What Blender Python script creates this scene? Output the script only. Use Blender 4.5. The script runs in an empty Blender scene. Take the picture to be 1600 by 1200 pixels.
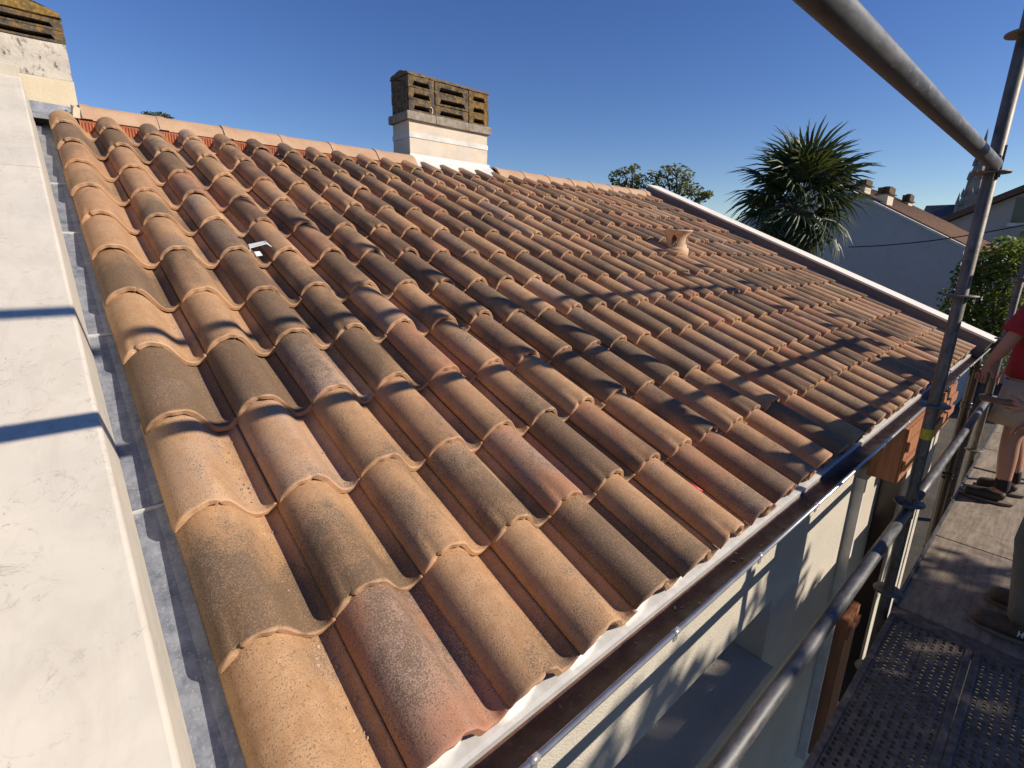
import bpy, bmesh, math, random
from math import sin, cos, pi, radians, sqrt
from mathutils import Vector, Matrix, Euler

# ------------------------------------------------------------------ scene, camera, sky, sun
scene = bpy.context.scene
COL = scene.collection
rnd = random.Random(7)

W = 0.224                    # tile column pitch
TH = radians(23.0)           # roof pitch
CT, ST = cos(TH), sin(TH)
CAM = Vector((-0.0988, -0.6151, 0.9238))
cam_data = bpy.data.cameras.new('camera')
cam_data.sensor_fit = 'HORIZONTAL'; cam_data.sensor_width = 36.0
cam_data.lens = 17.49; cam_data.clip_start = 0.02; cam_data.clip_end = 3000.0
cam = bpy.data.objects.new('camera', cam_data); COL.objects.link(cam)
_r = Vector((0.7483, -0.6632, 0.0148)).normalized()
_f = Vector((0.6431, 0.7197, -0.2618)).normalized()
_u = _r.cross(_f).normalized()
cam.matrix_world = Matrix(((_r.x, _u.x, -_f.x, CAM.x), (_r.y, _u.y, -_f.y, CAM.y), (_r.z, _u.z, -_f.z, CAM.z), (0, 0, 0, 1)))
scene.camera = cam

SUN_AZ, SUN_EL = radians(36.0), radians(29.5)      # azimuth measured from -Y towards +X
SUND = Vector((sin(SUN_AZ) * cos(SUN_EL), -cos(SUN_AZ) * cos(SUN_EL), sin(SUN_EL)))
world = bpy.data.worlds.new('World'); scene.world = world; world.use_nodes = True
wn = world.node_tree.nodes; wl = world.node_tree.links
sky = wn.new('ShaderNodeTexSky'); sky.sky_type = 'NISHITA'; sky.sun_disc = False
sky.sun_elevation = SUN_EL
sky.sun_rotation = math.atan2(SUND.x, SUND.y)
sky.air_density = 1.0; sky.dust_density = 0.0; sky.ozone_density = 3.2; sky.altitude = 0
bg = wn['Background']; bg.inputs['Strength'].default_value = 0.093
hs = wn.new('ShaderNodeHueSaturation'); hs.inputs['Saturation'].default_value = 1.22; hs.inputs['Hue'].default_value = .518
wl.new(sky.outputs[0], hs.inputs['Color']); wl.new(hs.outputs[0], bg.inputs[0])

sun_d = bpy.data.lights.new('sun', 'SUN'); sun_d.energy = 5.0; sun_d.angle = radians(0.53)
sun_d.color = (1.0, 0.89, 0.745)
sun = bpy.data.objects.new('sun', sun_d); COL.objects.link(sun)
sun.rotation_euler = SUND.to_track_quat('Z', 'Y').to_euler()
sun.location = (5, -8, 12)

scene.view_settings.view_transform = 'Standard'
scene.view_settings.look = 'None'
scene.view_settings.exposure = 0.28
scene.view_settings.gamma = 1.0
scene.view_settings.use_curve_mapping = False

# ------------------------------------------------------------------ helpers
def RP(x, s, h):
    return Vector((x, s * CT - h * ST, s * ST + h * CT))

class MB:
    def __init__(self):
        self.v = []; self.f = []; self.sm = []
    def add(self, vs, fs, smooth=False):
        b = len(self.v); self.v += [tuple(p) for p in vs]
        self.f += [tuple(b + i for i in q) for q in fs]; self.sm += [smooth] * len(fs)
        return self
    def quad(self, a, b, c, d): return self.add([a, b, c, d], [(0, 1, 2, 3)])
    def box(self, x0, x1, y0, y1, z0, z1, M=None):
        vs = [Vector((x, y, z)) for z in (z0, z1) for y in (y0, y1) for x in (x0, x1)]
        if M: vs = [M @ p for p in vs]
        return self.add(vs, [(0, 2, 3, 1), (4, 5, 7, 6), (0, 1, 5, 4), (2, 6, 7, 3), (0, 4, 6, 2), (1, 3, 7, 5)])
    def rbox(self, x0, x1, s0, s1, h0, h1):      # box in roof coordinates
        vs = [RP(x, s, h) for h in (h0, h1) for s in (s0, s1) for x in (x0, x1)]
        return self.add(vs, [(0, 2, 3, 1), (4, 5, 7, 6), (0, 1, 5, 4), (2, 6, 7, 3), (0, 4, 6, 2), (1, 3, 7, 5)])
    def tube(self, pts, rads, n=12, caps=True):
        pts = [Vector(p) for p in pts]
        if not isinstance(rads, (list, tuple)): rads = [rads] * len(pts)
        vs = []; up = None
        for i, p in enumerate(pts):
            d = (pts[min(i + 1, len(pts) - 1)] - pts[max(i - 1, 0)]).normalized()
            if up is None:
                up = Vector((0, 0, 1)) if abs(d.z) < .9 else Vector((1, 0, 0))
            a = up.cross(d)
            if a.length < 1e-4: a = Vector((1, 0, 0)).cross(d)
            a.normalize(); b = d.cross(a).normalized(); up = b
            for k in range(n):
                t = 2 * pi * k / n
                vs.append(p + (a * cos(t) + b * sin(t)) * rads[i])
        fs = []
        for i in range(len(pts) - 1):
            for k in range(n):
                fs.append((i * n + k, i * n + (k + 1) % n, (i + 1) * n + (k + 1) % n, (i + 1) * n + k))
        self.add(vs, fs, True)
        if caps:
            b0 = len(self.v) - len(vs)
            self.f.append(tuple(b0 + k for k in reversed(range(n)))); self.sm.append(False)
            e = b0 + (len(pts) - 1) * n
            self.f.append(tuple(e + k for k in range(n))); self.sm.append(False)
        return self
    def lathe(self, c, prof, n=24, M=None, smooth=True, skip=None):
        vs = []
        for (r, z) in prof:
            for k in range(n):
                t = 2 * pi * k / n
                p = Vector((r * cos(t), r * sin(t), z))
                vs.append((M @ p if M else p) + Vector(c))
        fs = []
        for i in range(len(prof) - 1):
            for k in range(n):
                if skip and skip(i, k): continue
                fs.append((i * n + k, i * n + (k + 1) % n, (i + 1) * n + (k + 1) % n, (i + 1) * n + k))
        return self.add(vs, fs, smooth)
    def prism(self, poly, d, closed=True):       # polygon (list of Vectors) pushed along d
        n = len(poly); d = Vector(d)
        vs = [Vector(p) for p in poly] + [Vector(p) + d for p in poly]
        fs = [(i, (i + 1) % n, n + (i + 1) % n, n + i) for i in range(n)]
        if closed: fs += [tuple(reversed(range(n))), tuple(range(n, 2 * n))]
        return self.add(vs, fs)
    def mesh(self, name, mat=None, recalc=True):
        me = bpy.data.meshes.new(name)
        me.from_pydata(self.v, [], self.f); me.update()
        me.polygons.foreach_set('use_smooth', self.sm)
        if recalc:
            bm = bmesh.new(); bm.from_mesh(me); bmesh.ops.recalc_face_normals(bm, faces=bm.faces); bm.to_mesh(me); bm.free()
        if mat: me.materials.append(mat)
        return me

def bevel_mesh(me, w=0.004, seg=2, ang=30):
    bm = bmesh.new(); bm.from_mesh(me)
    bmesh.ops.remove_doubles(bm, verts=bm.verts, dist=1e-5)
    es = [e for e in bm.edges if len(e.link_faces) == 2 and e.calc_face_angle(0) > radians(ang)]
    bmesh.ops.bevel(bm, geom=es, offset=w, segments=seg, profile=.6, affect='EDGES', clamp_overlap=True)
    bm.to_mesh(me); bm.free()
    return me

def rough_mesh(me, amp, cuts=2, seed=1, fscale=9.0):
    """subdivide and knock the surface about, for weathered masonry"""
    from mathutils import noise
    bm = bmesh.new(); bm.from_mesh(me)
    bmesh.ops.remove_doubles(bm, verts=bm.verts, dist=1e-5)
    bmesh.ops.subdivide_edges(bm, edges=bm.edges, cuts=cuts, use_grid_fill=True)
    for v in bm.verts:
        n = noise.noise_vector(v.co * fscale + Vector((seed * 3.1, seed, 0))) * amp + noise.noise_vector(v.co * fscale * 4 + Vector((seed, 0, 5))) * amp * .6
        v.co += n
    bm.to_mesh(me); bm.free()
    return me

def obj(name, me, parent=None, loc=None, rot=None):
    o = bpy.data.objects.new(name, me); COL.objects.link(o)
    if parent is not None:
        o.parent = parent
        if parent.type == 'EMPTY':
            o.matrix_parent_inverse = Matrix.Translation(-parent.location)
    if loc is not None: o.location = loc
    if rot is not None: o.rotation_euler = rot
    return o

def part(name, mb, mat, parent, bevel=0, label=None):
    me = mb.mesh(name, mat)
    if bevel: bevel_mesh(me, bevel)
    o = obj(name, me, parent)
    if label: o['label'] = label
    return o

def thing(name, label, cat, loc, group=None):
    o = bpy.data.objects.new(name, None); COL.objects.link(o); o.location = loc; o.empty_display_size = .1
    o['label'] = label; o['category'] = cat
    if group: o['group'] = group
    return o

def tag(o, label, cat, group=None):
    o['label'] = label; o['category'] = cat
    if group: o['group'] = group
    return o

def structure(o): o['kind'] = 'structure'; return o

# ------------------------------------------------------------------ materials
class NT:
    def __init__(self, name):
        self.m = bpy.data.materials.new(name); self.m.use_nodes = True
        self.t = self.m.node_tree; self.n = self.t.nodes; self.l = self.t.links
        self.b = self.n['Principled BSDF']; self.out = self.n['Material Output']
    def new(self, ty, **k):
        x = self.n.new(ty)
        for a, v in k.items(): setattr(x, a, v)
        return x
    def link(self, a, b): self.l.new(a, b)
    def setin(self, node, key, v):
        if hasattr(v, 'is_output') or isinstance(v, bpy.types.NodeSocket): self.l.new(v, node.inputs[key])
        else: node.inputs[key].default_value = v
    def coord(self, rand=False):
        c = self.new('ShaderNodeTexCoord').outputs['Object']
        if rand:
            oi = self.new('ShaderNodeObjectInfo')
            mul = self.new('ShaderNodeMath', operation='MULTIPLY'); self.link(oi.outputs['Random'], mul.inputs[0]); mul.inputs[1].default_value = 91.7
            va = self.new('ShaderNodeVectorMath', operation='ADD'); self.link(c, va.inputs[0])
            cx = self.new('ShaderNodeCombineXYZ')
            for i in range(3): self.link(mul.outputs[0], cx.inputs[i])
            self.link(cx.outputs[0], va.inputs[1]); c = va.outputs[0]
        return c
    def mapping(self, c, scale=(1, 1, 1), rot=(0, 0, 0)):
        mp = self.new('ShaderNodeMapping'); self.link(c, mp.inputs[0]); mp.inputs['Scale'].default_value = scale; mp.inputs['Rotation'].default_value = rot
        return mp.outputs[0]
    def noise(self, c, scale, detail=4, rough=.55, dist=0):
        x = self.new('ShaderNodeTexNoise'); self.link(c, x.inputs['Vector']); x.inputs['Scale'].default_value = scale
        x.inputs['Detail'].default_value = detail; x.inputs['Roughness'].default_value = rough; x.inputs['Distortion'].default_value = dist
        return x.outputs['Fac']
    def voro(self, c, scale, feature='F1', out='Distance'):
        x = self.new('ShaderNodeTexVoronoi', feature=feature); self.link(c, x.inputs['Vector']); x.inputs['Scale'].default_value = scale
        return x.outputs[out]
    def ramp(self, fac, stops):
        x = self.new('ShaderNodeValToRGB'); self.link(fac, x.inputs[0])
        e = x.color_ramp.elements
        while len(e) < len(stops): e.new(.5)
        for k, (p, c) in enumerate(stops):
            e[k].position = p; e[k].color = (c, c, c, 1) if isinstance(c, (int, float)) else (*c, 1)
        return x.outputs[0]
    def math(self, op, a, b=0.0, clamp=False):
        x = self.new('ShaderNodeMath', operation=op, use_clamp=clamp); self.setin(x, 0, a); self.setin(x, 1, b); return x.outputs[0]
    def mix(self, fac, a, b, mode='MIX'):
        x = self.new('ShaderNodeMix', data_type='RGBA', blend_type=mode)
        self.setin(x, 0, fac)
        for k, v in ((6, a), (7, b)):
            if isinstance(v, bpy.types.NodeSocket): self.link(v, x.inputs[k])
            else: x.inputs[k].default_value = (*v, 1)
        return x.outputs[2]
    def bump(self, h, strength=.3, dist=.01):
        x = self.new('ShaderNodeBump'); self.link(h, x.inputs['Height']); x.inputs['Strength'].default_value = strength; x.inputs['Distance'].default_value = dist
        self.link(x.outputs[0], self.b.inputs['Normal'])
    def fin(self, color=None, rough=.7, metal=0, spec=None):
        if color is not None:
            if isinstance(color, bpy.types.NodeSocket): self.link(color, self.b.inputs['Base Color'])
            else: self.b.inputs['Base Color'].default_value = (*color, 1)
        self.setin(self.b, 'Roughness', rough); self.b.inputs['Metallic'].default_value = metal
        if spec is not None: self.b.inputs['Specular IOR Level'].default_value = spec
        return self.m

def simple(name, c, rough=.7, metal=0, var=.18, scale=8, bump=0, bscale=60, bdist=.003, spec=None):
    t = NT(name); co = t.coord()
    n = t.noise(co, scale, 6, .6)
    col = t.mix(t.ramp(n, [(.3, 0.), (.7, 1.)]), tuple(x * (1 - var) for x in c), tuple(min(1, x * (1 + var)) for x in c))
    if bump: t.bump(t.noise(co, bscale, 5, .6), bump, bdist)
    return t.fin(col, rough, metal, spec)

def tile_material(name, far=False):
    t = NT(name); oc = t.new('ShaderNodeTexCoord').outputs['Object']
    if far:
        isl = t.new('ShaderNodeNewGeometry').outputs['Random Per Island']
        def rnd_ch(k, lo, hi):
            v = t.math('FRACT', t.math('MULTIPLY', isl, k)); return t.math('ADD', t.math('MULTIPLY', v, hi - lo), lo)
        R, G, B = rnd_ch(37.7, 0, .75), rnd_ch(91.3, 0, .8), rnd_ch(17.1, 0, .4); co = oc
        seed = isl
    else:
        oi = t.new('ShaderNodeObjectInfo'); sp = t.new('ShaderNodeSeparateColor'); t.link(oi.outputs['Color'], sp.inputs[0])
        R, G, B = sp.outputs[0], sp.outputs[1], sp.outputs[2]; co = t.coord(True); A_ = oi.outputs['Alpha']
    low = t.noise(t.mapping(co, (1, .55, 1)), 7.0, 3, .5)
    mid = t.noise(co, 26, 5, .6)
    fine = t.noise(co, 290, 3, .7)
    grit = t.voro(co, 260)
    tan = t.mix(t.ramp(mid, [(.3, 0.), (.7, 1.)]), (.385, .222, .112), (.53, .335, .182))
    red = t.mix(t.ramp(mid, [(.3, 0.), (.7, 1.)]), (.31, .135, .078), (.42, .205, .125))
    col = t.mix(R, tan, red)
    # engobe: brown umber flashing laid on in clouds
    d = t.math('ADD', t.math('MULTIPLY', low, 1.6), t.math('MULTIPLY', mid, .5))
    d = t.math('ADD', d, t.math('SUBTRACT', t.math('MULTIPLY', G, 1.30), 1.40))
    if not far:
        sy = t.new('ShaderNodeSeparateXYZ'); t.link(oc, sy.inputs[0])
        gr = t.math('MULTIPLY', t.math('SUBTRACT', .17, sy.outputs[1]), 3.4)
        d = t.math('ADD', d, t.math('MULTIPLY', gr, t.math('SUBTRACT', A_, .5)))
    d = t.ramp(d, [(.0, 0.), (.55, 1.)])
    th = t.math('ADD', t.math('MULTIPLY', d, .145), t.math('ADD', .458, t.math('MULTIPLY', t.math('SUBTRACT', mid, .5), .16)))
    grain = t.math('MULTIPLY', t.math('SUBTRACT', th, fine), 9.0, True)
    grain2 = t.math('MULTIPLY', t.math('SUBTRACT', t.math('SUBTRACT', th, .01), t.noise(co, 620, 2, .6)), 7.0, True)
    col = t.mix(t.math('MULTIPLY', d, .46), col, (.150, .106, .070))
    # pale frost
    fr = t.ramp(t.math('ADD', low, t.math('SUBTRACT', t.math('MULTIPLY', B, .6), .42)), [(.18, 0.), (.5, 1.)])
    col = t.mix(t.math('MULTIPLY', fr, .55), col, (.54, .41, .325))
    # speckle of the sanded face
    col = t.mix(t.math('MULTIPLY', grain2, .40), col, (.13, .088, .056))
    col = t.mix(t.math('MULTIPLY', grain, .74), col, (.100, .070, .046))
    spots = t.math('MULTIPLY', t.ramp(t.noise(co, 95, 2, .5), [(.62, 0.), (.70, 1.)]), t.ramp(low, [(.45, 0.), (.6, 1.)]))
    col = t.mix(t.math('MULTIPLY', spots, .6), col, (.13, .08, .05))
    if not far:      # raw clay of the cut front edge
        sep = t.new('ShaderNodeSeparateXYZ'); t.link(oc, sep.inputs[0])
        rim = t.ramp(t.math('ADD', sep.outputs[1], t.math('MULTIPLY', t.math('SUBTRACT', mid, .5), .008)), [(.0025, 1.), (.006, 0.)])
        col = t.mix(t.math('MULTIPLY', rim, .62), col, t.mix(R, (.56, .345, .205), (.44, .21, .135)))
    hsv = t.new('ShaderNodeHueSaturation'); t.link(col, hsv.inputs['Color']); hsv.inputs['Saturation'].default_value = 1.0; hsv.inputs['Value'].default_value = 1.02
    h = t.math('ADD', t.math('MULTIPLY', fine, .6), t.math('MULTIPLY', t.noise(co, 60, 4, .6), .8))
    t.bump(h, .55, .0022)
    return t.fin(hsv.outputs[0], .82, 0, .25)

M = {}
M['tile'] = tile_material('terracotta_tile')
M['tile_far'] = tile_material('terracotta_tile_far', True)
t = NT('ridge_terracotta'); co = t.coord(True)
c = t.mix(t.ramp(t.noise(co, 5, 4, .6), [(.35, 0.), (.65, 1.)]), (.52, .355, .23), (.44, .275, .17))
c = t.mix(t.math('MULTIPLY', t.ramp(t.noise(co, 300, 3, .6), [(.38, 1.), (.52, 0.)]), .4), c, (.2, .12, .07))
t.bump(t.noise(co, 120, 4, .6), .3, .002); M['ridge'] = t.fin(c, .8, 0, .25)
M['vent'] = simple('vent_terracotta', (.55, .37, .23), .8, var=.2, scale=14, bump=.4, bscale=120, bdist=.003)
M['underlay'] = simple('orange_ridge_underlay', (.36, .115, .05), .7, var=.2, scale=20)
M['batten'] = simple('roof_board', (.09, .07, .055), .9)

# cream coping with faint marbling and footprints
t = NT('cream_coping'); co = t.coord()
mc = t.mapping(co, (1, 1, 1)); n1 = t.noise(mc, 3.2, 6, .6, .8)
c = t.mix(t.ramp(n1, [(.35, 0.), (.65, 1.)]), (.66, .605, .505), (.585, .545, .465))
ed = t.voro(t.mapping(co, (9, 5, 9)), 1.7, 'DISTANCE_TO_EDGE')
warp = t.noise(co, 9, 8, .7, 1.6)
lines = t.ramp(t.math('ABSOLUTE', t.math('SUBTRACT', warp, .5)), [(.0, 1.), (.016, 0.)])
msk = t.ramp(t.noise(co, 5.3, 3, .5), [(.48, 0.), (.62, 1.)])
brk = t.ramp(t.noise(co, 45, 3, .6), [(.42, 0.), (.60, 1.)])
c = t.mix(t.math('MULTIPLY', t.math('MULTIPLY', lines, msk), t.math('MULTIPLY', brk, .9)), c, (.27, .24, .205))
pit = t.math('MULTIPLY', t.ramp(t.noise(co, 75, 2, .5), [(.70, 0.), (.76, 1.)]), t.ramp(t.noise(co, 11, 2), [(.48, 0.), (.6, 1.)]))
c = t.mix(t.math('MULTIPLY', pit, .6), c, (.25, .22, .19))
rg = t.ramp(t.math('ABSOLUTE', t.math('SUBTRACT', t.voro(t.mapping(co, (8.5, 5.5, 8.5)), 1.0), .30)), [(.0, 1.), (.022, 0.)])
c = t.mix(t.math('MULTIPLY', t.math('MULTIPLY', rg, t.ramp(t.noise(co, 38, 4, .7), [(.50, 0.), (.62, 1.)])), .6), c, (.38, .34, .30))
pt = t.ramp(t.noise(t.mapping(co, (2.2, .8, 1), (0, 0, .6)), 4.5, 7, .68, 1.2), [(.46, 0.), (.60, 1.)])
c = t.mix(t.math('MULTIPLY', pt, .24), c, (.44, .385, .32))
t.bump(t.noise(co, 40, 4, .6), .12, .004)
M['coping'] = t.fin(c, .55, 0, .3)
M['parapet_taupe'] = simple('taupe_parapet_render', (.16, .138, .128), .8, var=.05, bump=.2, bscale=90)  # one even dark taupe for the parapets, gable walls and cover strip
M['coping_white'] = simple('white_coping', (.74, .69, .60), .6, var=.05, scale=3)

t = NT('zinc_sheet'); co = t.coord()
n = t.math('ADD', t.math('MULTIPLY', t.noise(co, 24, 8, .72), .6), t.math('MULTIPLY', t.noise(t.mapping(co, (3, 1, 1)), 8, 5, .6), .4))
c = t.mix(t.ramp(n, [(.38, 0.), (.62, 1.)]), (.15, .17, .21), (.36, .38, .42))
c = t.mix(t.ramp(t.noise(co, 160, 3, .6), [(.55, 0.), (.70, .6)]), c, (.46, .48, .50))
M['zinc'] = t.fin(c, t.ramp(n, [(.3, .38), (.7, .62)]), .35, .4)
M['zinc_white'] = simple('bright_eave_metal', (.62, .615, .60), .34, .25, var=.12, scale=30)
M['white_metal'] = simple('white_flashing', (.62, .62, .60), .4, 0, var=.06)

t = NT('gutter_brown'); co = t.coord()
c = t.mix(t.ramp(t.noise(co, 22, 6, .6), [(.4, 0.), (.7, 1.)]), (.060, .026, .017), (.12, .055, .034))
c = t.mix(t.math('MULTIPLY', t.ramp(t.noise(t.mapping(co, (1, 3, 3)), 55, 6, .7), [(.60, 0.), (.68, 1.)]), .35), c, (.42, .32, .25))
M['gutter'] = t.fin(c, t.ramp(t.noise(co, 14, 4), [(.4, .38), (.65, .6)]), 0, .3)
M['bead'] = simple('aluminium_bead', (.52, .51, .50), .26, .55, var=.15, scale=30)

def render_mat(name, a, b, bump=.5, scale=5, stain=None):
    t = NT(name); co = t.coord()
    c = t.mix(t.ramp(t.noise(co, scale, 5, .6), [(.35, 0.), (.65, 1.)]), a, b)
    c = t.mix(t.math('MULTIPLY', t.ramp(t.noise(co, 190, 3, .6), [(.38, 1.), (.5, 0.)]), .25), c, tuple(x * .55 for x in a))
    if stain:
        c = t.mix(t.math('MULTIPLY', t.ramp(t.noise(co, 6, 6, .7, .6), [(.52, 0.), (.64, 1.)]), .5), c, stain)
    t.bump(t.noise(co, 115, 4, .65), bump, .006)
    return t.fin(c, .9, 0, .2)
M['wall'] = render_mat('cream_roughcast', (.52, .475, .40), (.59, .545, .46), .8, 3)
M['chim'] = render_mat('chimney_render', (.66, .57, .45), (.56, .50, .42), .5, 7, (.62, .45, .20))
t = NT('old_chimney_render'); co = t.coord()
c = t.mix(t.ramp(t.noise(co, 8, 6, .65), [(.35, 0.), (.65, 1.)]), (.60, .55, .46), (.46, .42, .36))
c = t.mix(t.math('MULTIPLY', t.ramp(t.noise(t.mapping(co, (1, 1, .6)), 26, 8, .75), [(.55, 0.), (.63, 1.)]), .85), c, (.10, .09, .075))
t.bump(t.noise(co, 60, 6, .7), .6, .008); M['chim_old'] = t.fin(c, .92, 0, .2)
M['chim_ochre'] = render_mat('ochre_render', (.60, .51, .36), (.65, .57, .43), .4, 6)
def moss_mat(name, base1, base2, mossf):
    t = NT(name); co = t.coord()
    c = t.mix(t.ramp(t.noise(co, 17, 7, .7), [(.35, 0.), (.65, 1.)]), base1, base2)
    m1 = t.ramp(t.noise(co, 23, 6, .7), [(.58 - mossf, 0.), (.70 - mossf, 1.)])
    c = t.mix(t.math('MULTIPLY', m1, .85), c, t.mix(t.ramp(t.noise(co, 60, 3), [(.4, 0.), (.6, 1.)]), (.20, .105, .022), (.30, .20, .06)))
    c = t.mix(t.math('MULTIPLY', t.ramp(t.noise(co, 48, 4, .6), [(.64, 0.), (.70, 1.)]), .6), c, (.38, .36, .32))
    t.bump(t.noise(co, 70, 6, .7), .8, .008)
    return t.fin(c, .95, 0, .15)
M['block'] = moss_mat('lichened_concrete', (.045, .040, .035), (.15, .12, .09), .085)
M['block_orange'] = moss_mat('orange_lichened_concrete', (.08, .055, .03), (.16, .11, .07), .13)
M['slab'] = moss_mat('grey_chimney_slab', (.20, .175, .145), (.36, .32, .27), .05)
M['moss'] = moss_mat('moss_cap', (.085, .07, .05), (.17, .13, .09), .08)

M['moss_orange'] = moss_mat('orange_moss_cap', (.10, .07, .03), (.18, .13, .06), .16)
t = NT('galvanised_tube'); co = t.coord()
n = t.noise(t.mapping(co, (1.2, 6, 6)), 7, 6, .65)
c = t.mix(t.ramp(n, [(.35, 0.), (.65, 1.)]), (.050, .052, .058), (.135, .135, .14))
c = t.mix(t.math('MULTIPLY', t.ramp(t.noise(co, 16, 6, .7), [(.60, 0.), (.68, 1.)]), .7), c, (.10, .075, .06))
c = t.mix(t.math('MULTIPLY', t.ramp(t.noise(co, 55, 3, .6), [(.66, 0.), (.72, 1.)]), .6), c, (.40, .39, .38))
t.bump(t.noise(co, 45, 5, .6), .15, .003)
M['galv'] = t.fin(c, t.ramp(n, [(.3, .42), (.7, .62)]), .35)
t = NT('weathered_post'); co = t.coord()
n = t.noise(t.mapping(co, (5, 5, 1.4)), 6, 6, .65)
c = t.mix(t.ramp(n, [(.35, 0.), (.65, 1.)]), (.085, .072, .060), (.19, .17, .145))
c = t.mix(t.math('MULTIPLY', t.ramp(t.noise(co, 13, 7, .75), [(.56, 0.), (.64, 1.)]), .8), c, (.06, .045, .035))
c = t.mix(t.math('MULTIPLY', t.ramp(t.noise(co, 20, 5, .7), [(.64, 0.), (.69, 1.)]), .8), c, (.40, .28, .17))
t.bump(t.noise(co, 60, 5, .6), .25, .003)
M['post'] = t.fin(c, .55, .35)
M['deck_steel'] = simple('dark_deck_steel', (.15, .120, .092), .8, .0, var=.5, scale=30, bump=.3, bscale=150)
t = NT('deck_plywood'); co = t.coord()
n = t.noise(t.mapping(co, (1, 8, 4)), 4, 6, .6)
c = t.mix(t.ramp(n, [(.35, 0.), (.65, 1.)]), (.19, .15, .11), (.32, .26, .195))
c = t.mix(t.math('MULTIPLY', t.ramp(t.noise(co, 14, 6, .7), [(.52, 0.), (.66, 1.)]), .6), c, (.10, .085, .07))
t.bump(n, .5, .006); M['plywood'] = t.fin(c, .85)
t = NT('shutter_wood'); co = t.coord()
c = t.mix(t.ramp(t.noise(t.mapping(co, (12, 12, 1)), 4, 5, .6), [(.3, 0.), (.7, 1.)]), (.27, .105, .048), (.40, .17, .078))
M['shutter'] = t.fin(c, .6)
M['pipe'] = simple('brown_downpipe', (.045, .028, .022), .25, 0, var=.2)
M['yellow'] = simple('yellow_tape', (.55, .42, .03), .5, 0, var=.3, scale=60)
M['white_plastic'] = simple('white_plastic', (.80, .80, .78), .35)
M['neigh_wall'] = render_mat('grey_gable_render', (.43, .43, .425), (.48, .48, .475), .3, 1.2, (.36, .36, .36))
M['neigh_wall2'] = render_mat('beige_render', (.42, .37, .31), (.47, .42, .36), .3, 1.5)
M['neigh_roof'] = moss_mat('old_brown_tiles', (.10, .058, .040), (.17, .10, .07), .0)
M['trim'] = simple('pale_verge_trim', (.60, .57, .53), .7)
M['glass_dark'] = simple('dark_window', (.02, .022, .026), .1)
M['stone'] = simple('church_stone', (.26, .22, .19), .9, var=.35, scale=.6)
M['slate'] = simple('slate_roof', (.06, .065, .075), .7, var=.3, scale=1.5)
M['cable'] = simple('black_cable', (.02, .02, .02), .6)
M['ground'] = simple('garden_ground', (.06, .05, .038), .95, var=.4, scale=1.2, bump=.4, bscale=20, bdist=.05)
M['bark'] = simple('bark', (.10, .075, .055), .95, var=.4, scale=20, bump=.6, bscale=40, bdist=.02)
def leaf_mat(name, a, b, trans=.35):
    t = NT(name); g = t.new('ShaderNodeNewGeometry').outputs['Random Per Island']
    c = t.mix(t.ramp(g, [(0., 0.), (1., 1.)]), a, b)
    m = t.fin(c, .5, 0, .4)
    tr = t.new('ShaderNodeBsdfTranslucent'); t.link(t.mix(.5, c, (.25, .3, .05)), tr.inputs[0])
    mx = t.new('ShaderNodeMixShader'); mx.inputs[0].default_value = trans
    t.link(t.b.outputs[0], mx.inputs[1]); t.link(tr.outputs[0], mx.inputs[2]); t.link(mx.outputs[0], t.out.inputs[0])
    return m
M['leaf'] = leaf_mat('tree_leaves', (.045, .065, .018), (.12, .125, .035))
M['leaf_far'] = leaf_mat('far_tree_leaves', (.11, .12, .045), (.24, .23, .09))
M['leaf_bush'] = leaf_mat('vine_leaves', (.05, .09, .016), (.21, .25, .05), .45)
M['palm'] = leaf_mat('palm_leaf', (.025, .045, .018), (.05, .075, .028), .15)
M['palm_dry'] = leaf_mat('palm_leaf_dry', (.16, .13, .06), (.26, .21, .11), .2)
M['skin'] = simple('skin', (.42, .22, .15), .5, var=.08)
M['red_shirt'] = simple('red_cotton', (.30, .022, .028), .9, var=.15, bump=.3, bscale=14, bdist=.03)
M['beige'] = simple('beige_cotton', (.46, .37, .23), .9, var=.12, bump=.3, bscale=12, bdist=.03)
M['grey_cloth'] = simple('grey_work_cloth', (.12, .115, .105), .9, var=.2, bump=.3, bscale=14, bdist=.03)
M['black_cloth'] = simple('black_cloth', (.015, .015, .016), .9)
M['shoe'] = simple('dark_shoe', (.030, .022, .018), .7, var=.3, scale=40)
M['shoe_brown'] = simple('brown_boot', (.085, .055, .035), .75, var=.3, scale=40)
M['sole'] = simple('shoe_sole', (.16, .13, .10), .7)
M['hair'] = simple('brown_hair', (.05, .03, .02), .7)
M['handle'] = simple('hammer_handle', (.20, .11, .05), .6)
M['steel'] = simple('tool_steel', (.25, .25, .26), .35, .8)
M['red_grip'] = simple('red_grip', (.55, .03, .05), .45)
M['eye'] = simple('eye', (.7, .68, .65), .3)
M['crumb'] = simple('mortar_crumb', (.40, .30, .21), .95, var=.5, scale=120)
M['paint_mark'] = simple('white_paint_print', (.65, .65, .63), .7)

# ------------------------------------------------------------------ ground
g = MB(); g.quad((-1500, -1500, -3.4), (1500, -1500, -3.4), (1500, 1500, -3.4), (-1500, 1500, -3.4))
ground = structure(obj('ground', g.mesh('ground', M['ground'])))

# ================================================================== THE HOUSE
house = thing('house', 'cream rendered house whose terracotta tiled roof fills the picture', 'house', (3.4, 2.2, -3.4))
SR = 4.38                      # slope length to the ridge
XL, XR = -.085, 6.76           # inner faces of the parapets
WY = .12                       # plane of the eave wall

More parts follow.
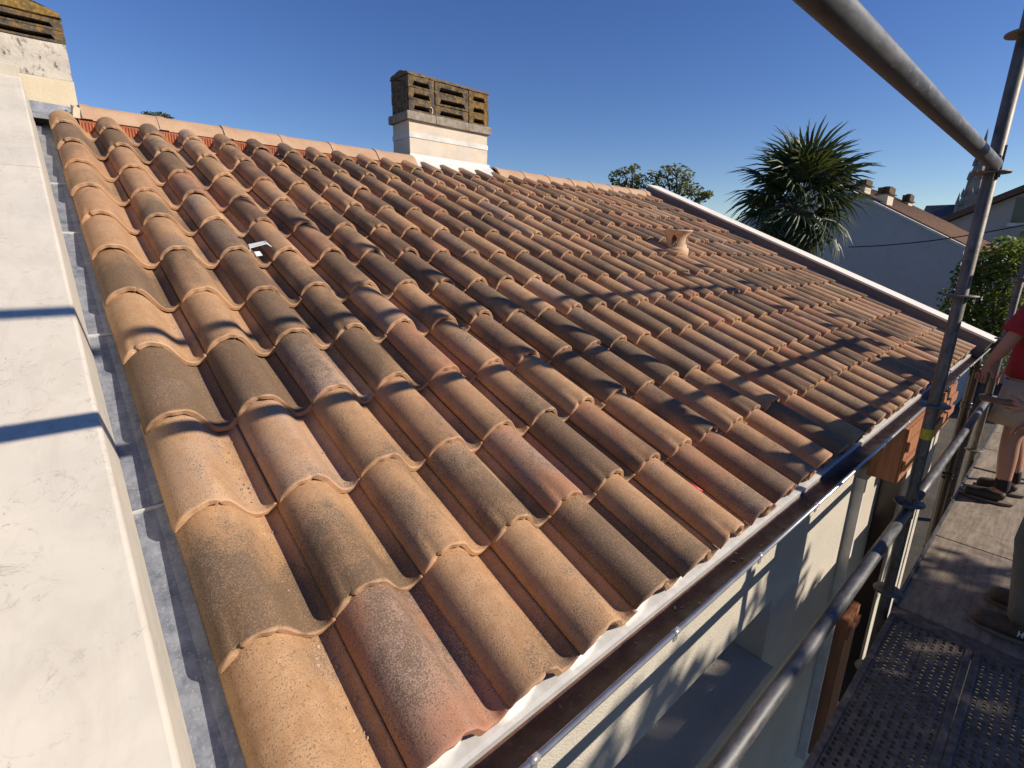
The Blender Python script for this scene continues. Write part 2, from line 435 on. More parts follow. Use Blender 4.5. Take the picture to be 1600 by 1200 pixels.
# ---- roof deck, with all tiles as its pieces
roof_mb = MB()
roof_mb.rbox(-.06, 6.80, .06, SR, -.10, -.062)
back = [Vector((-.06, SR * CT + .03, SR * ST - .10)), Vector((6.80, SR * CT + .03, SR * ST - .10)), Vector((6.80, SR * CT + 4.2, SR * ST - 1.75)), Vector((-.06, SR * CT + 4.2, SR * ST - 1.75))]
roof_mb.prism(back, (0, 0, .03))
roof = part('roof', roof_mb, M['batten'], house, label='low pitched roof of mottled interlocking clay tiles')

ROW_S = [None] + [v * W for v in (17.924, 16.208, 14.531, 12.895, 11.298, 9.674, 7.985, 6.354, 4.736, 3.155, 1.556, -0.056)]
TLEN = .43; TT = .0155; TILT = .027

def prof_h(u):
    if u < .34:
        q = (.34 - u) / .34
        return .012 + .070 * (max(0, 1 - q ** 2.2)) ** .60
    if u < .83:
        q = (u - .34) / .49
        return .094 * (.5 + .5 * cos(pi * q ** 1.38)) - .012
    if u < .89: return -.012
    q = (u - .89) / .105
    return -.012 + .024 * min(1, q) ** 1.5

def tile_mesh(name, seed, length=TLEN, umax=1.0):
    r = random.Random(seed)
    us = [0, .012, .03, .06, .09, .12, .15, .18, .22, .26, .30, .34, .38, .42, .46, .50, .54, .58, .62, .66, .70, .74, .78, .82, .86, .90, .93, .955, .975, .995]
    us = [u for u in us if u <= umax]
    ys = [0.0, .0030, .009, .12, .25, length]
    ph = r.uniform(0, 6)
    chips = [(r.uniform(.05, .9), r.uniform(.015, .04), r.uniform(.003, .008)) for _ in range(r.choice([0, 1, 1, 2, 3]))]
    mb = MB(); n = len(us)
    top = []; bot = []
    for j, y in enumerate(ys):
        z0 = TILT * (1 - y / TLEN)
        rows_t = []; rows_b = []
        for k, u in enumerate(us):
            h = prof_h(u)
            # normal offset in profile plane
            du = .01
            dh = (prof_h(min(.995, u + du)) - prof_h(max(0, u - du))) / ((min(.995, u + du) - max(0, u - du)) * W)
            ln = sqrt(1 + dh * dh); nx, nz = -dh / ln, 1 / ln
            wob = .0012 * sin(ph + 9 * u + 7 * y) + .0009 * sin(ph * 2 + 23 * u) * (1 if j < 3 else .4)
            tk = TT * (1 - .12 * sin(ph + 5 * u))
            drop = .0030 if j == 0 else (.0005 if j == 1 else 0)
            x = u * W
            yy = y + (.0022 * sin(ph + 13 * u) + .0015 * sin(31 * u + ph) if j < 3 else 0)
            for (cu, cw, cd) in chips:
                if abs(u - cu) < cw and j < 2: drop += cd * .8; yy += cd * .5
            rows_t.append((x - nx * drop, yy, h + z0 + wob - nz * drop))
            rows_b.append((x - nx * tk, yy + (.001 if j == 0 else 0), h + z0 + wob - nz * tk))
        top.append(rows_t); bot.append(rows_b)
    vs = [p for row in top for p in row] + [p for row in bot for p in row]
    B0 = n * len(ys); fs = []; sm = []
    for j in range(len(ys) - 1):
        for k in range(n - 1):
            a = j * n + k
            fs.append((a, a + 1, a + n + 1, a + n)); sm.append(True)
    for j in (0,):          # underside only near the lip and as one long face behind it
        for k in range(n - 1):
            a = B0 + k; b = B0 + (len(ys) - 1) * n + k
            fs.append((a, b, b + 1, a + 1)); sm.append(True)
    for k in range(n - 1):  # front lip
        fs.append((k, B0 + k, B0 + k + 1, k + 1)); sm.append(False)
    for j in range(len(ys) - 1):
        a = j * n; fs.append((a, a + n, B0 + a + n, B0 + a)); sm.append(False)
        a = j * n + n - 1; fs.append((a, B0 + a, B0 + a + n, a + n)); sm.append(False)
    mb.v = vs; mb.f = fs; mb.sm = sm
    me = mb.mesh(name, M['tile'], recalc=False)
    return me

TM = [tile_mesh('roof_tile_%d' % i, i * 3 + 1) for i in range(9)]
TM_TOP = tile_mesh('roof_tile_cut', 55, .30)
TM_END = tile_mesh('roof_tile_verge', 57, TLEN, .62); TM_END_TOP = tile_mesh('roof_tile_verge_cut', 58, .30, .62)
# (red, dark, frost) of the tiles one can tell apart near the camera; the rest vary at random
KNOWN = {(0, 12): (.05, .10, .05), (0, 11): (.05, .62, .10), (0, 10): (.08, .22, .35), (0, 9): (.15, .98, .15), (0, 8): (.06, .08, .2), (0, 7): (.1, .80, .0),
         (0, 6): (.2, .12, .1), (0, 5): (.25, .1, .1), (0, 4): (.1, .3, 0), (1, 12): (.95, .42, .38), (1, 11): (.08, .55, .1), (1, 10): (.2, .35, .55), (1, 9): (.2, .95, .1), (1, 8): (.12, .35, .1),
         (1, 7): (.1, .42, 0), (1, 6): (.15, .3, .1), (1, 5): (.1, .55, .1), (2, 12): (.18, .30, .0), (2, 11): (.15, .35, .1), (2, 10): (.12, .35, .1), (2, 9): (.25, .6, .6), (2, 8): (.1, .65, .05),
         (3, 12): (.12, .3, .15), (3, 11): (.1, .5, .1), (3, 10): (.3, .35, .1), (3, 9): (.15, .72, 0), (3, 8): (.15, .65, .1), (4, 12): (.15, .8, .2), (4, 11): (.75, .3, .25), (4, 10): (.25, .25, .1),
         (4, 9): (.7, .25, 0), (5, 12): (.15, .45, .1), (5, 11): (.2, .8, .15), (5, 10): (.2, .45, .2), (5, 9): (.2, .3, .2), (6, 12): (.2, .1, .1), (6, 11): (.55, .5, .1), (6, 9): (.5, .5, .1),
         (7, 12): (.6, .45, .25), (7, 11): (.3, .15, .1), (8, 12): (.75, .55, .1), (8, 11): (.35, .6, .1), (9, 11): (.3, .2, .1), (9, 12): (.3, .4, .1), (10, 12): (.4, .1, .1)}
GRAD = {(0, 11): 1.35, (1, 11): 1.3, (0, 7): 1.2, (1, 12): .3, (0, 12): .2, (0, 10): .5, (4, 12): .9, (3, 11): .9, (2, 12): .9, (0, 9): .5, (1, 9): .6, (2, 9): 0., (3, 9): .2, (0, 8): .5}
placements = []
for r in range(1, 13):
    for c in range(30):
        jr = random.Random(c * 131 + r * 17)
        s = ROW_S[r] + jr.gauss(0, .0050)
        x = c * W + jr.gauss(0, .0012)
        loc = RP(x, s, -.031 + jr.uniform(-.001, .0015))
        rot = (TH + jr.gauss(0, .0035), jr.gauss(0, .0055), jr.gauss(0, .0050))
        k = KNOWN.get((c, r))
        if not k:
            a = jr.random()
            k = ((jr.uniform(.05, .35) if a < .76 else jr.uniform(.45, .85)), min(1, max(0, jr.gauss(.47, .20))), max(0, jr.gauss(.08, .16)))
        placements.append((c, r, loc, rot, k, (loc - CAM).length))
VENT_TILE = (19, 7)
near = sorted(placements, key=lambda p: p[5] + (0 if p[1] > 1 else .5))
n_single = 0; far_mb = MB()
def xform(loc, rot): return Matrix.Translation(loc) @ Euler(rot).to_matrix().to_4x4()
for i, (c, r, loc, rot, k, d) in enumerate(near):
    me = (TM_END_TOP if r == 1 else TM_END) if c == 29 else (TM_TOP if r == 1 else TM[(c * 7 + r * 3 + c * r) % 9])
    if i < 300:
        o = obj('roof_tile', me, roof, loc, rot)
        o.color = (k[0], k[1], k[2], GRAD.get((c, r), .5 + random.Random(c * 7 + r * 53).uniform(-.30, .45)))
    else:
        mt = xform(loc, rot)
        far_mb.add([mt @ v.co for v in me.vertices], [tuple(p.vertices) for p in me.polygons])
        far_mb.sm[-len(me.polygons):] = [p.use_smooth for p in me.polygons]
fme = far_mb.mesh('far_roof_tiles', M['tile_far'], recalc=False)
fo = obj('far_roof_tiles', fme, roof); fo['kind'] = 'stuff'

# ---- ridge tiles, each 0.41 long, in two runs either side of the chimney
def ridge_tile(x0, x1, seed):
    r = random.Random(seed)
    mb = MB(); prof = [(-.140, -.082), (-.115, -.048), (-.075, -.002), (-.028, .024), (.0, .028), (.028, .024), (.075, -.002), (.115, -.048), (.140, -.082)]
    zt = 1.772 + r.uniform(-.002, .002); yt = 4.03
    vs = []; nn = len(prof)
    for (x, gr) in ((x0, .006), (x0 + .05, .006), (x0 + .052, 0), (x1, 0)):
        for (y, z) in prof: vs.append((x, yt + y * (1 + gr * 6), zt + z + gr))
    for x, gr in ((x1, -.012), (x0, -.010)):
        for (y, z) in prof: vs.append((x, yt + y * .9, zt + z + gr))
    fs = []
    for j in range(5):
        for k in range(nn - 1): fs.append((j * nn + k, j * nn + k + 1, (j + 1) * nn + k + 1, (j + 1) * nn + k))
    for k in range(nn - 1): fs.append((5 * nn + k, k, k + 1, 5 * nn + k + 1))
    mb.add(vs, fs, True)
    o = part('ridge_tile', mb, M['ridge'], roof)
    bm = bmesh.new(); bm.from_mesh(o.data)
    for e in bm.edges:
        if len(e.link_faces) == 2 and e.calc_face_angle(0) > .5: e.smooth = False
    bm.to_mesh(o.data); bm.free()
    return o
x = .17; i = 0
RJ = [.17, .587, .999, 1.417, 1.831, 2.257, 2.655]
for a, b in zip(RJ[:-1], RJ[1:]): ridge_tile(a + .002, b + .012, i); i += 1
RJ = [3.71, 4.11, 4.522, 4.94, 5.335, 5.743, 6.165, 6.58, 6.79]
for a, b in zip(RJ[:-1], RJ[1:]): ridge_tile(a + .002, b + .012, i); i += 1
# pleated orange underlay between ridge tiles and the top row
mb = MB(); vs = []; fs = []; nx = 0
xx = .15
while xx < 2.68:
    zig = .004 if nx % 2 else -.004
    u = (xx / W) % 1.0
    hl = prof_h(min(.995, u)) - .016
    a = RP(xx, 4.17 + zig, min(hl - .015, .0)); b = Vector((xx, 3.935 + zig, 1.70))
    m_ = RP(xx, 4.20 + zig, .03)
    vs += [a, m_, b]; nx += 1; xx += .008
for k in range(nx - 1):
    fs += [(3 * k, 3 * k + 3, 3 * k + 4, 3 * k + 1), (3 * k + 1, 3 * k + 4, 3 * k + 5, 3 * k + 2)]
mb.add(vs, fs); part('ridge_underlay', mb, M['underlay'], roof, label='orange pleated underlay strip below the ridge tiles')
mb = MB(); vs = []; fs = []; nx = 0; xx = 3.72
while xx < 6.74:
    u = (xx / W) % 1.0; hl = prof_h(min(.995, u)) - .016
    vs += [RP(xx, 4.17, min(hl - .015, .0)), Vector((xx, 3.95, 1.70))]; nx += 1; xx += .02
for k in range(nx - 1): fs.append((2 * k, 2 * k + 2, 2 * k + 3, 2 * k + 1))
mb.add(vs, fs); part('ridge_underlay', mb, M['underlay'], roof)
# lump of mortar at the end of the ridge
mb = MB(); mb.add([(.125, 3.92, 1.70), (.178, 3.90, 1.695), (.176, 4.02, 1.70), (.125, 4.05, 1.70), (.14, 3.95, 1.775), (.174, 3.94, 1.765), (.172, 4.03, 1.80), (.13, 4.06, 1.80)],
                  [(0, 1, 2, 3), (4, 7, 6, 5), (0, 4, 5, 1), (1, 5, 6, 2), (2, 6, 7, 3), (3, 7, 4, 0)])
o = part('mortar_fillet', mb, M['chim_ochre'], roof); rough_mesh(o.data, .006, 3)

# ---- clay vent lantern standing on one tile
def vent():
    c = Vector((4.415, 2.075, .93)); mb = MB(); n = 32
    n = 48
    prof = [(.118, -.06), (.116, .018), (.110, .026), (.100, .030), (.0965, .045), (.094, .062), (.0935, .078), (.094, .094), (.096, .110), (.100, .126), (.107, .142), (.117, .158), (.130, .172), (.138, .180), (.139, .187), (.130, .192), (.02, .196), (.0, .196)]
    def skip(i, k):
        if not 4 <= i <= 9: return False
        w = {4: 1.0, 5: 1.6, 6: 2.0, 7: 2.0, 8: 1.6, 9: 1.0}[i]
        return abs((k + 4) % 12 - 5.5) < w
    mb.lathe(c, prof, n, skip=skip)
    inner = [(.078, -.04), (.078, .10), (.09, .15), (.0, .172)]
    me = mb.mesh('vent_lantern', M['vent'])
    o = obj('vent_lantern', me, roof); o['label'] = 'flared clay vent lantern with oval openings on the tiles'
    sd = o.modifiers.new('s', 'SOLIDIFY'); sd.thickness = .012; sd.offset = -1
    return o
vent()

# ---- small debris caught in the pans
mb = MB(); rr = random.Random(4)
def crumb(x, s, h, sz):
    p = RP(x, s, h); pts = []
    for k in range(6):
        a = 2 * pi * k / 6; pts.append(p + Vector((cos(a) * sz * rr.uniform(.6, 1.2), sin(a) * sz * rr.uniform(.6, 1.2), rr.uniform(-.2, .3) * sz)))
    top = p + Vector((rr.uniform(-.3, .3) * sz, rr.uniform(-.3, .3) * sz, sz * rr.uniform(.5, 1.1)))
    mb.add(pts + [top], [(k, (k + 1) % 6, 6) for k in range(6)])
for (c0, r0, cnt) in ((0, 10, 26), (0, 11, 7), (0, 12, 22), (2, 10, 8), (1, 10, 6), (3, 11, 5), (2, 9, 3), (1, 12, 6), (4, 11, 4)):
    for _ in range(cnt):
        u = rr.choice([rr.uniform(.70, .80), rr.uniform(.74, .92)])
        ds = rr.uniform(.04, .34); s = ROW_S[r0] + ds
        crumb((c0 + u) * W, s, -.030 + prof_h(u) + TILT * (1 - ds / TLEN), rr.uniform(.002, .0055))
for _ in range(160):
    c0 = rr.randrange(0, 16); r0 = rr.randrange(5, 13); u = rr.uniform(.66, .9)
    ds = rr.uniform(.02, .34); crumb((c0 + u) * W, ROW_S[r0] + ds, -.030 + prof_h(u) + TILT * (1 - ds / TLEN), rr.uniform(.0012, .003))
o = part('tile_debris', mb, M['crumb'], roof); o['kind'] = 'stuff'

# ---- eave: bright metal drip with closers under the covers, gutter, bead, clips
mb = MB()
poly = [RP(0, .07, -.047), RP(0, -.016, -.037), RP(0, -.027, -.037), RP(0, -.033, -.062), RP(0, -.029, -.062), RP(0, -.024, -.042), RP(0, .07, -.055)]
mb.prism([p + Vector((-.05, 0, 0)) for p in poly], (6.84, 0, 0))
drip = part('eave_flashing', mb, M['zinc_white'], house, label='bright bent metal drip strip under the eave tiles')
for c0 in range(30):
    mb = MB(); us = [0.06, .10, .15, .22, .30, .36, .44, .50, .56]
    topv = [RP((c0 + u) * W, .018, -.031 + prof_h(u) + TILT - .0165) for u in us]
    botv = [RP((c0 + u) * W, .014, -.0455) for u in us]
    k = len(us); mb.add(topv + botv, [(q, q + 1, k + q + 1, k + q) for q in range(k - 1)])
    me = mb.mesh('tile_closer', M['zinc_white']); o = obj('tile_closer', me, drip)
    sd = o.modifiers.new('s', 'SOLIDIFY'); sd.thickness = .004
GY, GZ, GR = -.040, -.010, .068
mb = MB(); seg = 16; vs = []
gx0, gx1 = -.28, 7.02
prof = [(GY + GR * cos(a), GZ - GR * 1.0 * sin(a)) for a in [pi * k / seg for k in range(seg + 1)]]
prof = [(y, min(z, -.060) if y > -.02 else z) for (y, z) in prof]
nP = len(prof)
XS = [gx0 + (gx1 - gx0) * k / 40 for k in range(41)]
for x in XS:
    for (y, z) in prof: vs.append((x, y, z + .0015 * sin(x * 3)))
fs = [(j * nP + k, j * nP + k + 1, (j + 1) * nP + k + 1, (j + 1) * nP + k) for j in range(40) for k in range(nP - 1)]
mb.add(vs, fs, True)
gutter = part('gutter', mb, M['gutter'], house, label='dark brown half round gutter along the eave')
sd = gutter.modifiers.new('s', 'SOLIDIFY'); sd.thickness = .003
mb = MB(); mb.prism([Vector((gx1, y, z)) for (y, z) in prof], (.004, 0, 0)); part('end_cap', mb, M['gutter'], gutter)
mb = MB(); mb.tube([(gx0, GY - GR - .004, GZ + .004), (gx1, GY - GR - .004, GZ + .004)], .0068, 14)
part('bead', mb, M['bead'], gutter, label='shiny rolled front edge of the gutter')
for k in range(14):
    x = .42 + k * .50
    mb = MB(); mb.tube([(x - .012, GY - GR - .004, GZ + .004), (x + .012, GY - GR - .004, GZ + .004)], .0080, 14)
    mb.box(x - .009, x + .009, GY - GR - .0062, GY - GR - .0025, GZ - .022, GZ)
    part('gutter_clip', mb, M['bead'], gutter)
mb = MB()
for _ in range(170):
    x_ = rr.uniform(.2, 6.6); z_ = rr.choice([0, 1])
    s_ = (-.055 + rr.uniform(-.03, .02)) / CT; p_ = Vector((x_, -.04 + rr.uniform(-.045, .03), -.072)); sz = rr.uniform(.003, .011)
    p_.z = GZ - sqrt(max(0, GR * GR - (p_.y - GY) ** 2)) + .003
    an = rr.uniform(0, 6.3); a_ = Vector((cos(an), sin(an), rr.uniform(-.2, .2))); b_ = Vector((-sin(an), cos(an), rr.uniform(-.2, .2)))
    mb.add([p_ - a_ * sz, p_ + b_ * sz * .4 + Vector((0, 0, .002)), p_ + a_ * sz, p_ - b_ * sz * .4 + Vector((0, 0, .002))], [(0, 1, 2, 3)])
o = part('leaf_litter', mb, M['crumb'], gutter); o['kind'] = 'stuff'

# ---- downpipe with collars at the far end
dp = MB(); dp.tube([(6.93, GY, -.07), (6.93, GY, -.16), (6.955, -.05, -.24), (6.955, -.05, -3.38)], .042, 16)
dpo = part('downpipe', dp, M['pipe'], house, label='glossy brown downpipe at the far end of the gutter')
for z in (-.20, -.62, -1.45, -2.4):
    mb = MB(); mb.lathe((6.955, -.05, z), [(.043, -.035), (.052, -.03), (.052, -.012), (.047, -.008), (.047, .008), (.052, .012), (.052, .03), (.043, .035)], 20)
    part('pipe_collar', mb, M['pipe'], dpo)

# ---- eave wall with its recess
RX0, RX1, RZ0, RZ1 = -.25, 2.40, -1.23, -.81
XW0, XW1 = -.72, 7.08
wall_mb = MB()
wall_mb.box(XW0, XW1, WY, WY + .30, RZ1, -.055)                 # lintel band
wall_mb.box(XW0, RX0, WY, WY + .30, RZ0, RZ1)
wall_mb.box(RX1, XW1, WY, WY + .30, RZ0, RZ1)
wall_mb.box(XW0, XW1, WY, WY + .30, -3.42, RZ0)
wall_mb.box(RX0 - .05, RX1 + .05, WY + .301, WY + .40, -3.42, -.1)
wall = part('wall', wall_mb, M['wall'], house, label='cream roughcast wall below the gutter with tube shadows')
mb = MB(); mb.box(RX0, RX1 - .004, .055, WY + .298, RZ0 + .001, RZ0 + .035); part('sill', mb, M['wall'], wall, .006)
# gable walls and rear wall
gab = MB()
for x0, x1 in ((-.72, -.10), (6.775, 7.08)):
    pl = [Vector((x0, .395, -3.42)), Vector((x0, .395, .395 * ST / CT + .10)), Vector((x0, 4.03, 1.71)), Vector((x0, 8.2, .15)), Vector((x0, 8.2, -3.42))]
    gab.prism(pl, (x1 - x0, 0, 0))
    gab.prism([Vector((x0, WY + .002, -.052)), Vector((x0, WY + .002, .10)), Vector((x0, .393, .23)), Vector((x0, .393, -.052))], (x1 - x0, 0, 0))
gab.box(-.10, 6.775, 8.05, 8.2, -3.42, .1)
part('gable_wall', gab, M['parapet_taupe'], house)

# ---- shutters, orange wood
def shutter(x0, x1, y0, y1, z0, z1, boards):
    mb = MB(); mb.box(x0, x1, y0 + .012, y1, z0, z1)
    o = part('shutter', mb, M['shutter'], house, .003, label='orange brown boarded shutter under the far gutter')
    w = (x1 - x0) / boards
    for k in range(boards):
        b = MB(); b.box(x0 + k * w + .004, x0 + (k + 1) * w - .004, y0, y0 + .0118, z0 + .004, z1 - .004); part('board', b, M['shutter'], o, .002)
    for z in (z0 + .12, z1 - .12):
        b = MB(); b.box(x0 + .01, x1 - .01, y0 - .018, y0 - .0005, z - .035, z + .035); part('ledge', b, M['shutter'], o, .003)
    return o
shutter(3.72, 4.42, -.085, .085, -.50, -.13, 7)
shutter(4.60, 5.45, -.085, .03, -.46, -.10, 8)
shutter(3.72, 4.02, .0, .115, -2.9, -1.62, 3)
mb = MB(); mb.box(4.44, 4.58, -.01, .118, -2.9, -.55); part('window_post', mb, M['pipe'], house)
mb = MB(); mb.box(3.62, 3.66, .06, .118, -2.9, -.5); part('window_post', mb, M['trim'], house)

# ---- left parapet: cream coping in two lengths, lip, zinc strip
def coping(s0, s1, name, par):
    sec = [(-.72, .200), (-.094, .200), (-.0875, .1975), (-.085, .192), (-.0625, -.035)]
    mb = MB(); vs = []
    for s in (s0, s1):
        for (x, h) in sec: vs.append(RP(x, s, h))
        for (x, h) in reversed(sec): vs.append(RP(x - .003, s, h - .004))
    n = 2 * len(sec)
    fs = [(k, (k + 1) % n, n + (k + 1) % n, n + k) for k in range(n)] + [tuple(reversed(range(n))), tuple(range(n, 2 * n))]
    mb.add(vs, fs); return part(name, mb, M['coping'], par)
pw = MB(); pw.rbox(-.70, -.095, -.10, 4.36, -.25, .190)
par_l = part('parapet', pw, M['parapet_taupe'], house, label='parapet in the left foreground under a broad cream coping')
coping(-.14, 2.658, 'coping_panel', par_l); coping(2.664, 4.372, 'coping_panel', par_l)
mb = MB(); mb.rbox(-.70, -.092, 4.374, 4.384, .10, .262); part('coping_upstand', mb, M['coping'], par_l, .002)
# zinc strip in lengths with raised welts
zj = [-.03, .842, 1.675, 2.549, 3.18, 4.30]
zs = None
for a, b in zip(zj[:-1], zj[1:]):
    mb = MB(); sec = [(-.082, .03), (-.080, -.036), (-.052, -.038), (-.018, -.038), (.004, -.034), (.02, -.055)]
    vs = [RP(x, s, h + (.002 if s == b else 0)) for s in (a + .0015, (a + b) / 2, b + .012) for (x, h) in sec]; k = len(sec)
    mb.add(vs, [(j * k + q, j * k + q + 1, (j + 1) * k + q + 1, (j + 1) * k + q) for j in range(2) for q in range(k - 1)])
    o = part('zinc_strip', mb, M['zinc'], par_l)
    if b < 4.2:
        mb = MB(); mb.rbox(-.064, .004, b - .0035, b + .0035, -.038, -.032); part('solder_joint', mb, M['zinc_white'], par_l)

# ---- right parapet
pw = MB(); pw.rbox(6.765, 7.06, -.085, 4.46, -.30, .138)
par_r = part('parapet', pw, M['parapet_taupe'], house, label='far parapet with white coping running down the right slope')
for a, b in ((-.10, 1.30), (1.303, 2.76), (2.763, 4.49)):
    mb = MB(); mb.rbox(6.745, 7.08, a, b, .139, .160); part('coping_panel', mb, M['coping_white'], par_r, .002)
mb = MB(); mb.rbox(6.66, 6.763, .0, 4.3, -.060, -.050); mb.rbox(6.752, 6.764, .0, 4.3, -.0498, .05); part('zinc_strip', mb, M['zinc'], par_r)
mb = MB(); mb.rbox(6.744, 6.7642, 2.9, 4.35, .045, .075); part('cover_strip', mb, M['parapet_taupe'], par_r, .002)

# ---- middle chimney
def chimney_block(x0, x1, y0, y1, z0, z1, rows, mat, par, seed, slots=True, capslope=0):
    """one column of hollow louvre blocks: each row a block with a slot front and back"""
    hgt = (z1 - z0) / rows; r = random.Random(seed)
    for k in range(rows):
        mb = MB(); za = z0 + k * hgt + .0015; zb = z0 + (k + 1) * hgt - .0015
        e = .05; j = r.uniform(-.004, .004); sl = .016; e2 = e + r.uniform(-.008, .008)
        X0, X1, Y0, Y1 = x0 + .003, x1 - .003, y0 + j, y1 + j
        so, si = za + hgt * .16, za + hgt * .56
        outl = [(X0, za), (X1, za), (X1, zb), (X0, zb)]; inl = [(X0 + e, so), (X1 - e2, so), (X1 - e2 - sl, si), (X0 + e + sl, si)]
        vs = [Vector((x, y, z)) for y in (Y0, Y1) for (x, z) in outl + inl]
        fs = []
        for q in range(4):
            q2 = (q + 1) % 4
            fs += [(q, q2, 4 + q2, 4 + q), (8 + q, 12 + q, 12 + q2, 8 + q2), (q, 8 + q, 8 + q2, q2), (4 + q, 4 + q2, 12 + q2, 12 + q)]
        mb.add(vs, fs)
        o = part('vent_block', mb, mat, par); 
        rough_mesh(o.data, .0035, 1, seed + k)

mch = thing('chimney', '', 'chimney', (3.18, 4.2, 1.6))
bpy.data.objects.remove(mch)
cy0, cy1 = 4.075, 4.40
mb = MB(); mb.box(2.692, 3.668, cy0, cy1, 1.45, 2.128)
chim = part('chimney', mb, M['chim'], house, label='rendered chimney on the ridge with three columns of lichened vent blocks')
rough_mesh(chim.data, .003, 6, 3, 5)
mb = MB(); mb.box(2.686, 3.674, cy0 - .006, cy1 + .006, 1.976, 2.022); part('metal_band', mb, M['trim'], chim, label='pale band round the chimney shaft')
mb = MB(); mb.box(2.684, 3.676, cy0 - .008, cy0 - .0045, 1.45, 1.815); part('ochre_patch', mb, M['chim_ochre'], chim)
rough_mesh(chim.children[-1].data, .003, 5, 9, 7)
for a, b, sd_ in ((2.658, 2.985, 1), (2.989, 3.395, 2), (3.399, 3.702, 3)):
    mb = MB(); mb.box(a, b, cy0 - .030, cy1 + .03, 2.130, 2.205); o = part('cap_slab', mb, M['slab'], chim); bevel_mesh(o.data, .006); rough_mesh(o.data, .003, 1, sd_)
chimney_block(2.690, 2.990, cy0 - .005, cy1, 2.207, 2.525, 3, M['block'], chim, 1)
chimney_block(2.996, 3.412, cy0 - .005, cy1, 2.207, 2.525, 3, M['block'], chim, 2)
chimney_block(3.418, 3.684, cy0 - .005, cy1, 2.207, 2.525, 3, M['block_orange'], chim, 3)
for k in range(3):    # side blocks
    za = 2.209 + k * .106
    mb = MB(); mb.box(2.693, 2.745, cy0 + .058, cy1 - .06, za + (.05 if k == 2 else .012), za + .102); o = part('side_block', mb, M['block'], chim); rough_mesh(o.data, .003, 2, k + 20)
    mb = MB(); mb.box(3.63, 3.68, cy0 + .058, cy1 - .06, za, za + .102); o = part('side_block', mb, M['block_orange'], chim); rough_mesh(o.data, .003, 2, k + 30)
for a, b, sd_ in ((2.688, 2.95, 4), (2.955, 3.32, 5), (3.325, 3.69, 6)):
    pl = [Vector((a, cy0 - .01, 2.527)), Vector((a, cy0 + .02, 2.560)), Vector((a, cy0 + .16, 2.585)), Vector((a, cy1 - .02, 2.560)), Vector((a, cy1 + .01, 2.527))]
    mb = MB(); mb.prism(pl, (b - a, 0, 0)); o = part('top_slab', mb, M['moss'], chim); rough_mesh(o.data, .008, 4, sd_, 12)
mb = MB(); mb.tube([(2.60, 4.20, 2.475), (2.66, 4.2, 2.487), (2.76, 4.2, 2.495)], .004, 6); part('wire', mb, M['cable'], chim)
mb = MB(); mb.tube([(3.690, cy0 + .1, 2.12), (3.715, cy0 + .09, 2.0), (3.70, cy0 + .1, 1.88), (3.69, cy0 + .1, 1.80)], .007, 8); part('cable', mb, M['cable'], chim)
mb = MB(); mb.tube([(2.935 + .022 * cos(a), cy0 - .014, 2.245 + .03 * sin(a)) for a in [2.2 - k * .5 for k in range(8)]], .005, 6); part('hook', mb, M['trim'], chim)
# white apron at the foot
mb = MB()
mb.add([RP(2.66, 4.235, .030), RP(3.72, 4.235, .030), Vector((3.69, cy0 - .012, 1.802)), Vector((2.68, cy0 - .012, 1.802)), Vector((3.69, cy0 - .012, 1.825)), Vector((2.68, cy0 - .012, 1.825))], [(0, 1, 2, 3), (3, 2, 4, 5)])
o = part('apron_flashing', mb, M['white_metal'], chim); sd = o.modifiers.new('s', 'SOLIDIFY'); sd.thickness = .004

# ---- left chimney
mb = MB(); mb.box(-.62, .172, 4.12, 4.55, 1.955, 2.168)
lch = part('chimney', mb, M['chim_old'], house, label='weathered chimney at the left edge with black slotted top')
rough_mesh(lch.data, .004, 6, 5, 5)
mb = MB(); mb.box(-.62, .174, 4.117, 4.55, 1.40, 1.953); o = part('shaft_foot', mb, M['chim_ochre'], lch); rough_mesh(o.data, .003, 5, 6, 5)
chimney_block(-.22, .176, 4.115, 4.52, 2.170, 2.312, 2, M['block'], lch, 11)
chimney_block(-.62, -.224, 4.115, 4.52, 2.170, 2.312, 2, M['block'], lch, 12)
pl = [Vector((-.62, 4.105, 2.314)), Vector((.172, 4.105, 2.314)), Vector((.168, 4.12, 2.345)), Vector((.06, 4.12, 2.385)), Vector((-.22, 4.12, 2.43)), Vector((-.62, 4.12, 2.43))]
mb = MB(); mb.prism(pl, (0, .42, .03)); o = part('mossy_cap', mb, M['moss_orange'], lch); rough_mesh(o.data, .012, 5, 2, 14)
mb = MB(); mb.add([RP(-.082, 4.20, .02), RP(.135, 4.20, .02), Vector((.15, 4.105, 1.735)), Vector((-.082, 4.105, 1.735)), Vector((.15, 4.108, 1.795)), Vector((-.082, 4.108, 1.80))], [(0, 1, 2, 3), (3, 2, 4, 5)])
o = part('zinc_saddle', mb, M['zinc'], lch); sd = o.modifiers.new('s', 'SOLIDIFY'); sd.thickness = .004

# ================================================================== SCAFFOLD
IY, OY = -.272, -1.0
sc = thing('scaffold', 'galvanised tube scaffold with decks standing along the eave', 'scaffold', (2.8, -.64, -3.4))
def rosette(x, y, z, par, mat):
    mb = MB(); mb.lathe((x, y, z), [(.024, .0), (.062, .001), (.0635, .005), (.062, .009), (.024, .010)], 24)
    part('rosette', mb, mat, par, label=None)
def post(x, y, z0, z1, mat):
    mb = MB(); mb.tube([(x, y, z0), (x, y, z1)], .02415, 20)
    o = part('post', mb, mat, sc)
    for k in range(11):
        z = -3.25 + .5 * k
        if z0 < z < z1: rosette(x, y, z, o, mat)
    return o
p0 = post(2.83, IY, -3.38, 3.2, M['post'])
post(5.75, IY, -3.38, 2.6, M['post'])
post(-.62, IY, -3.38, 2.2, M['post'])
for x in (2.83, 5.75, -.62): post(x, OY, -3.38, 2.6, M['post'])
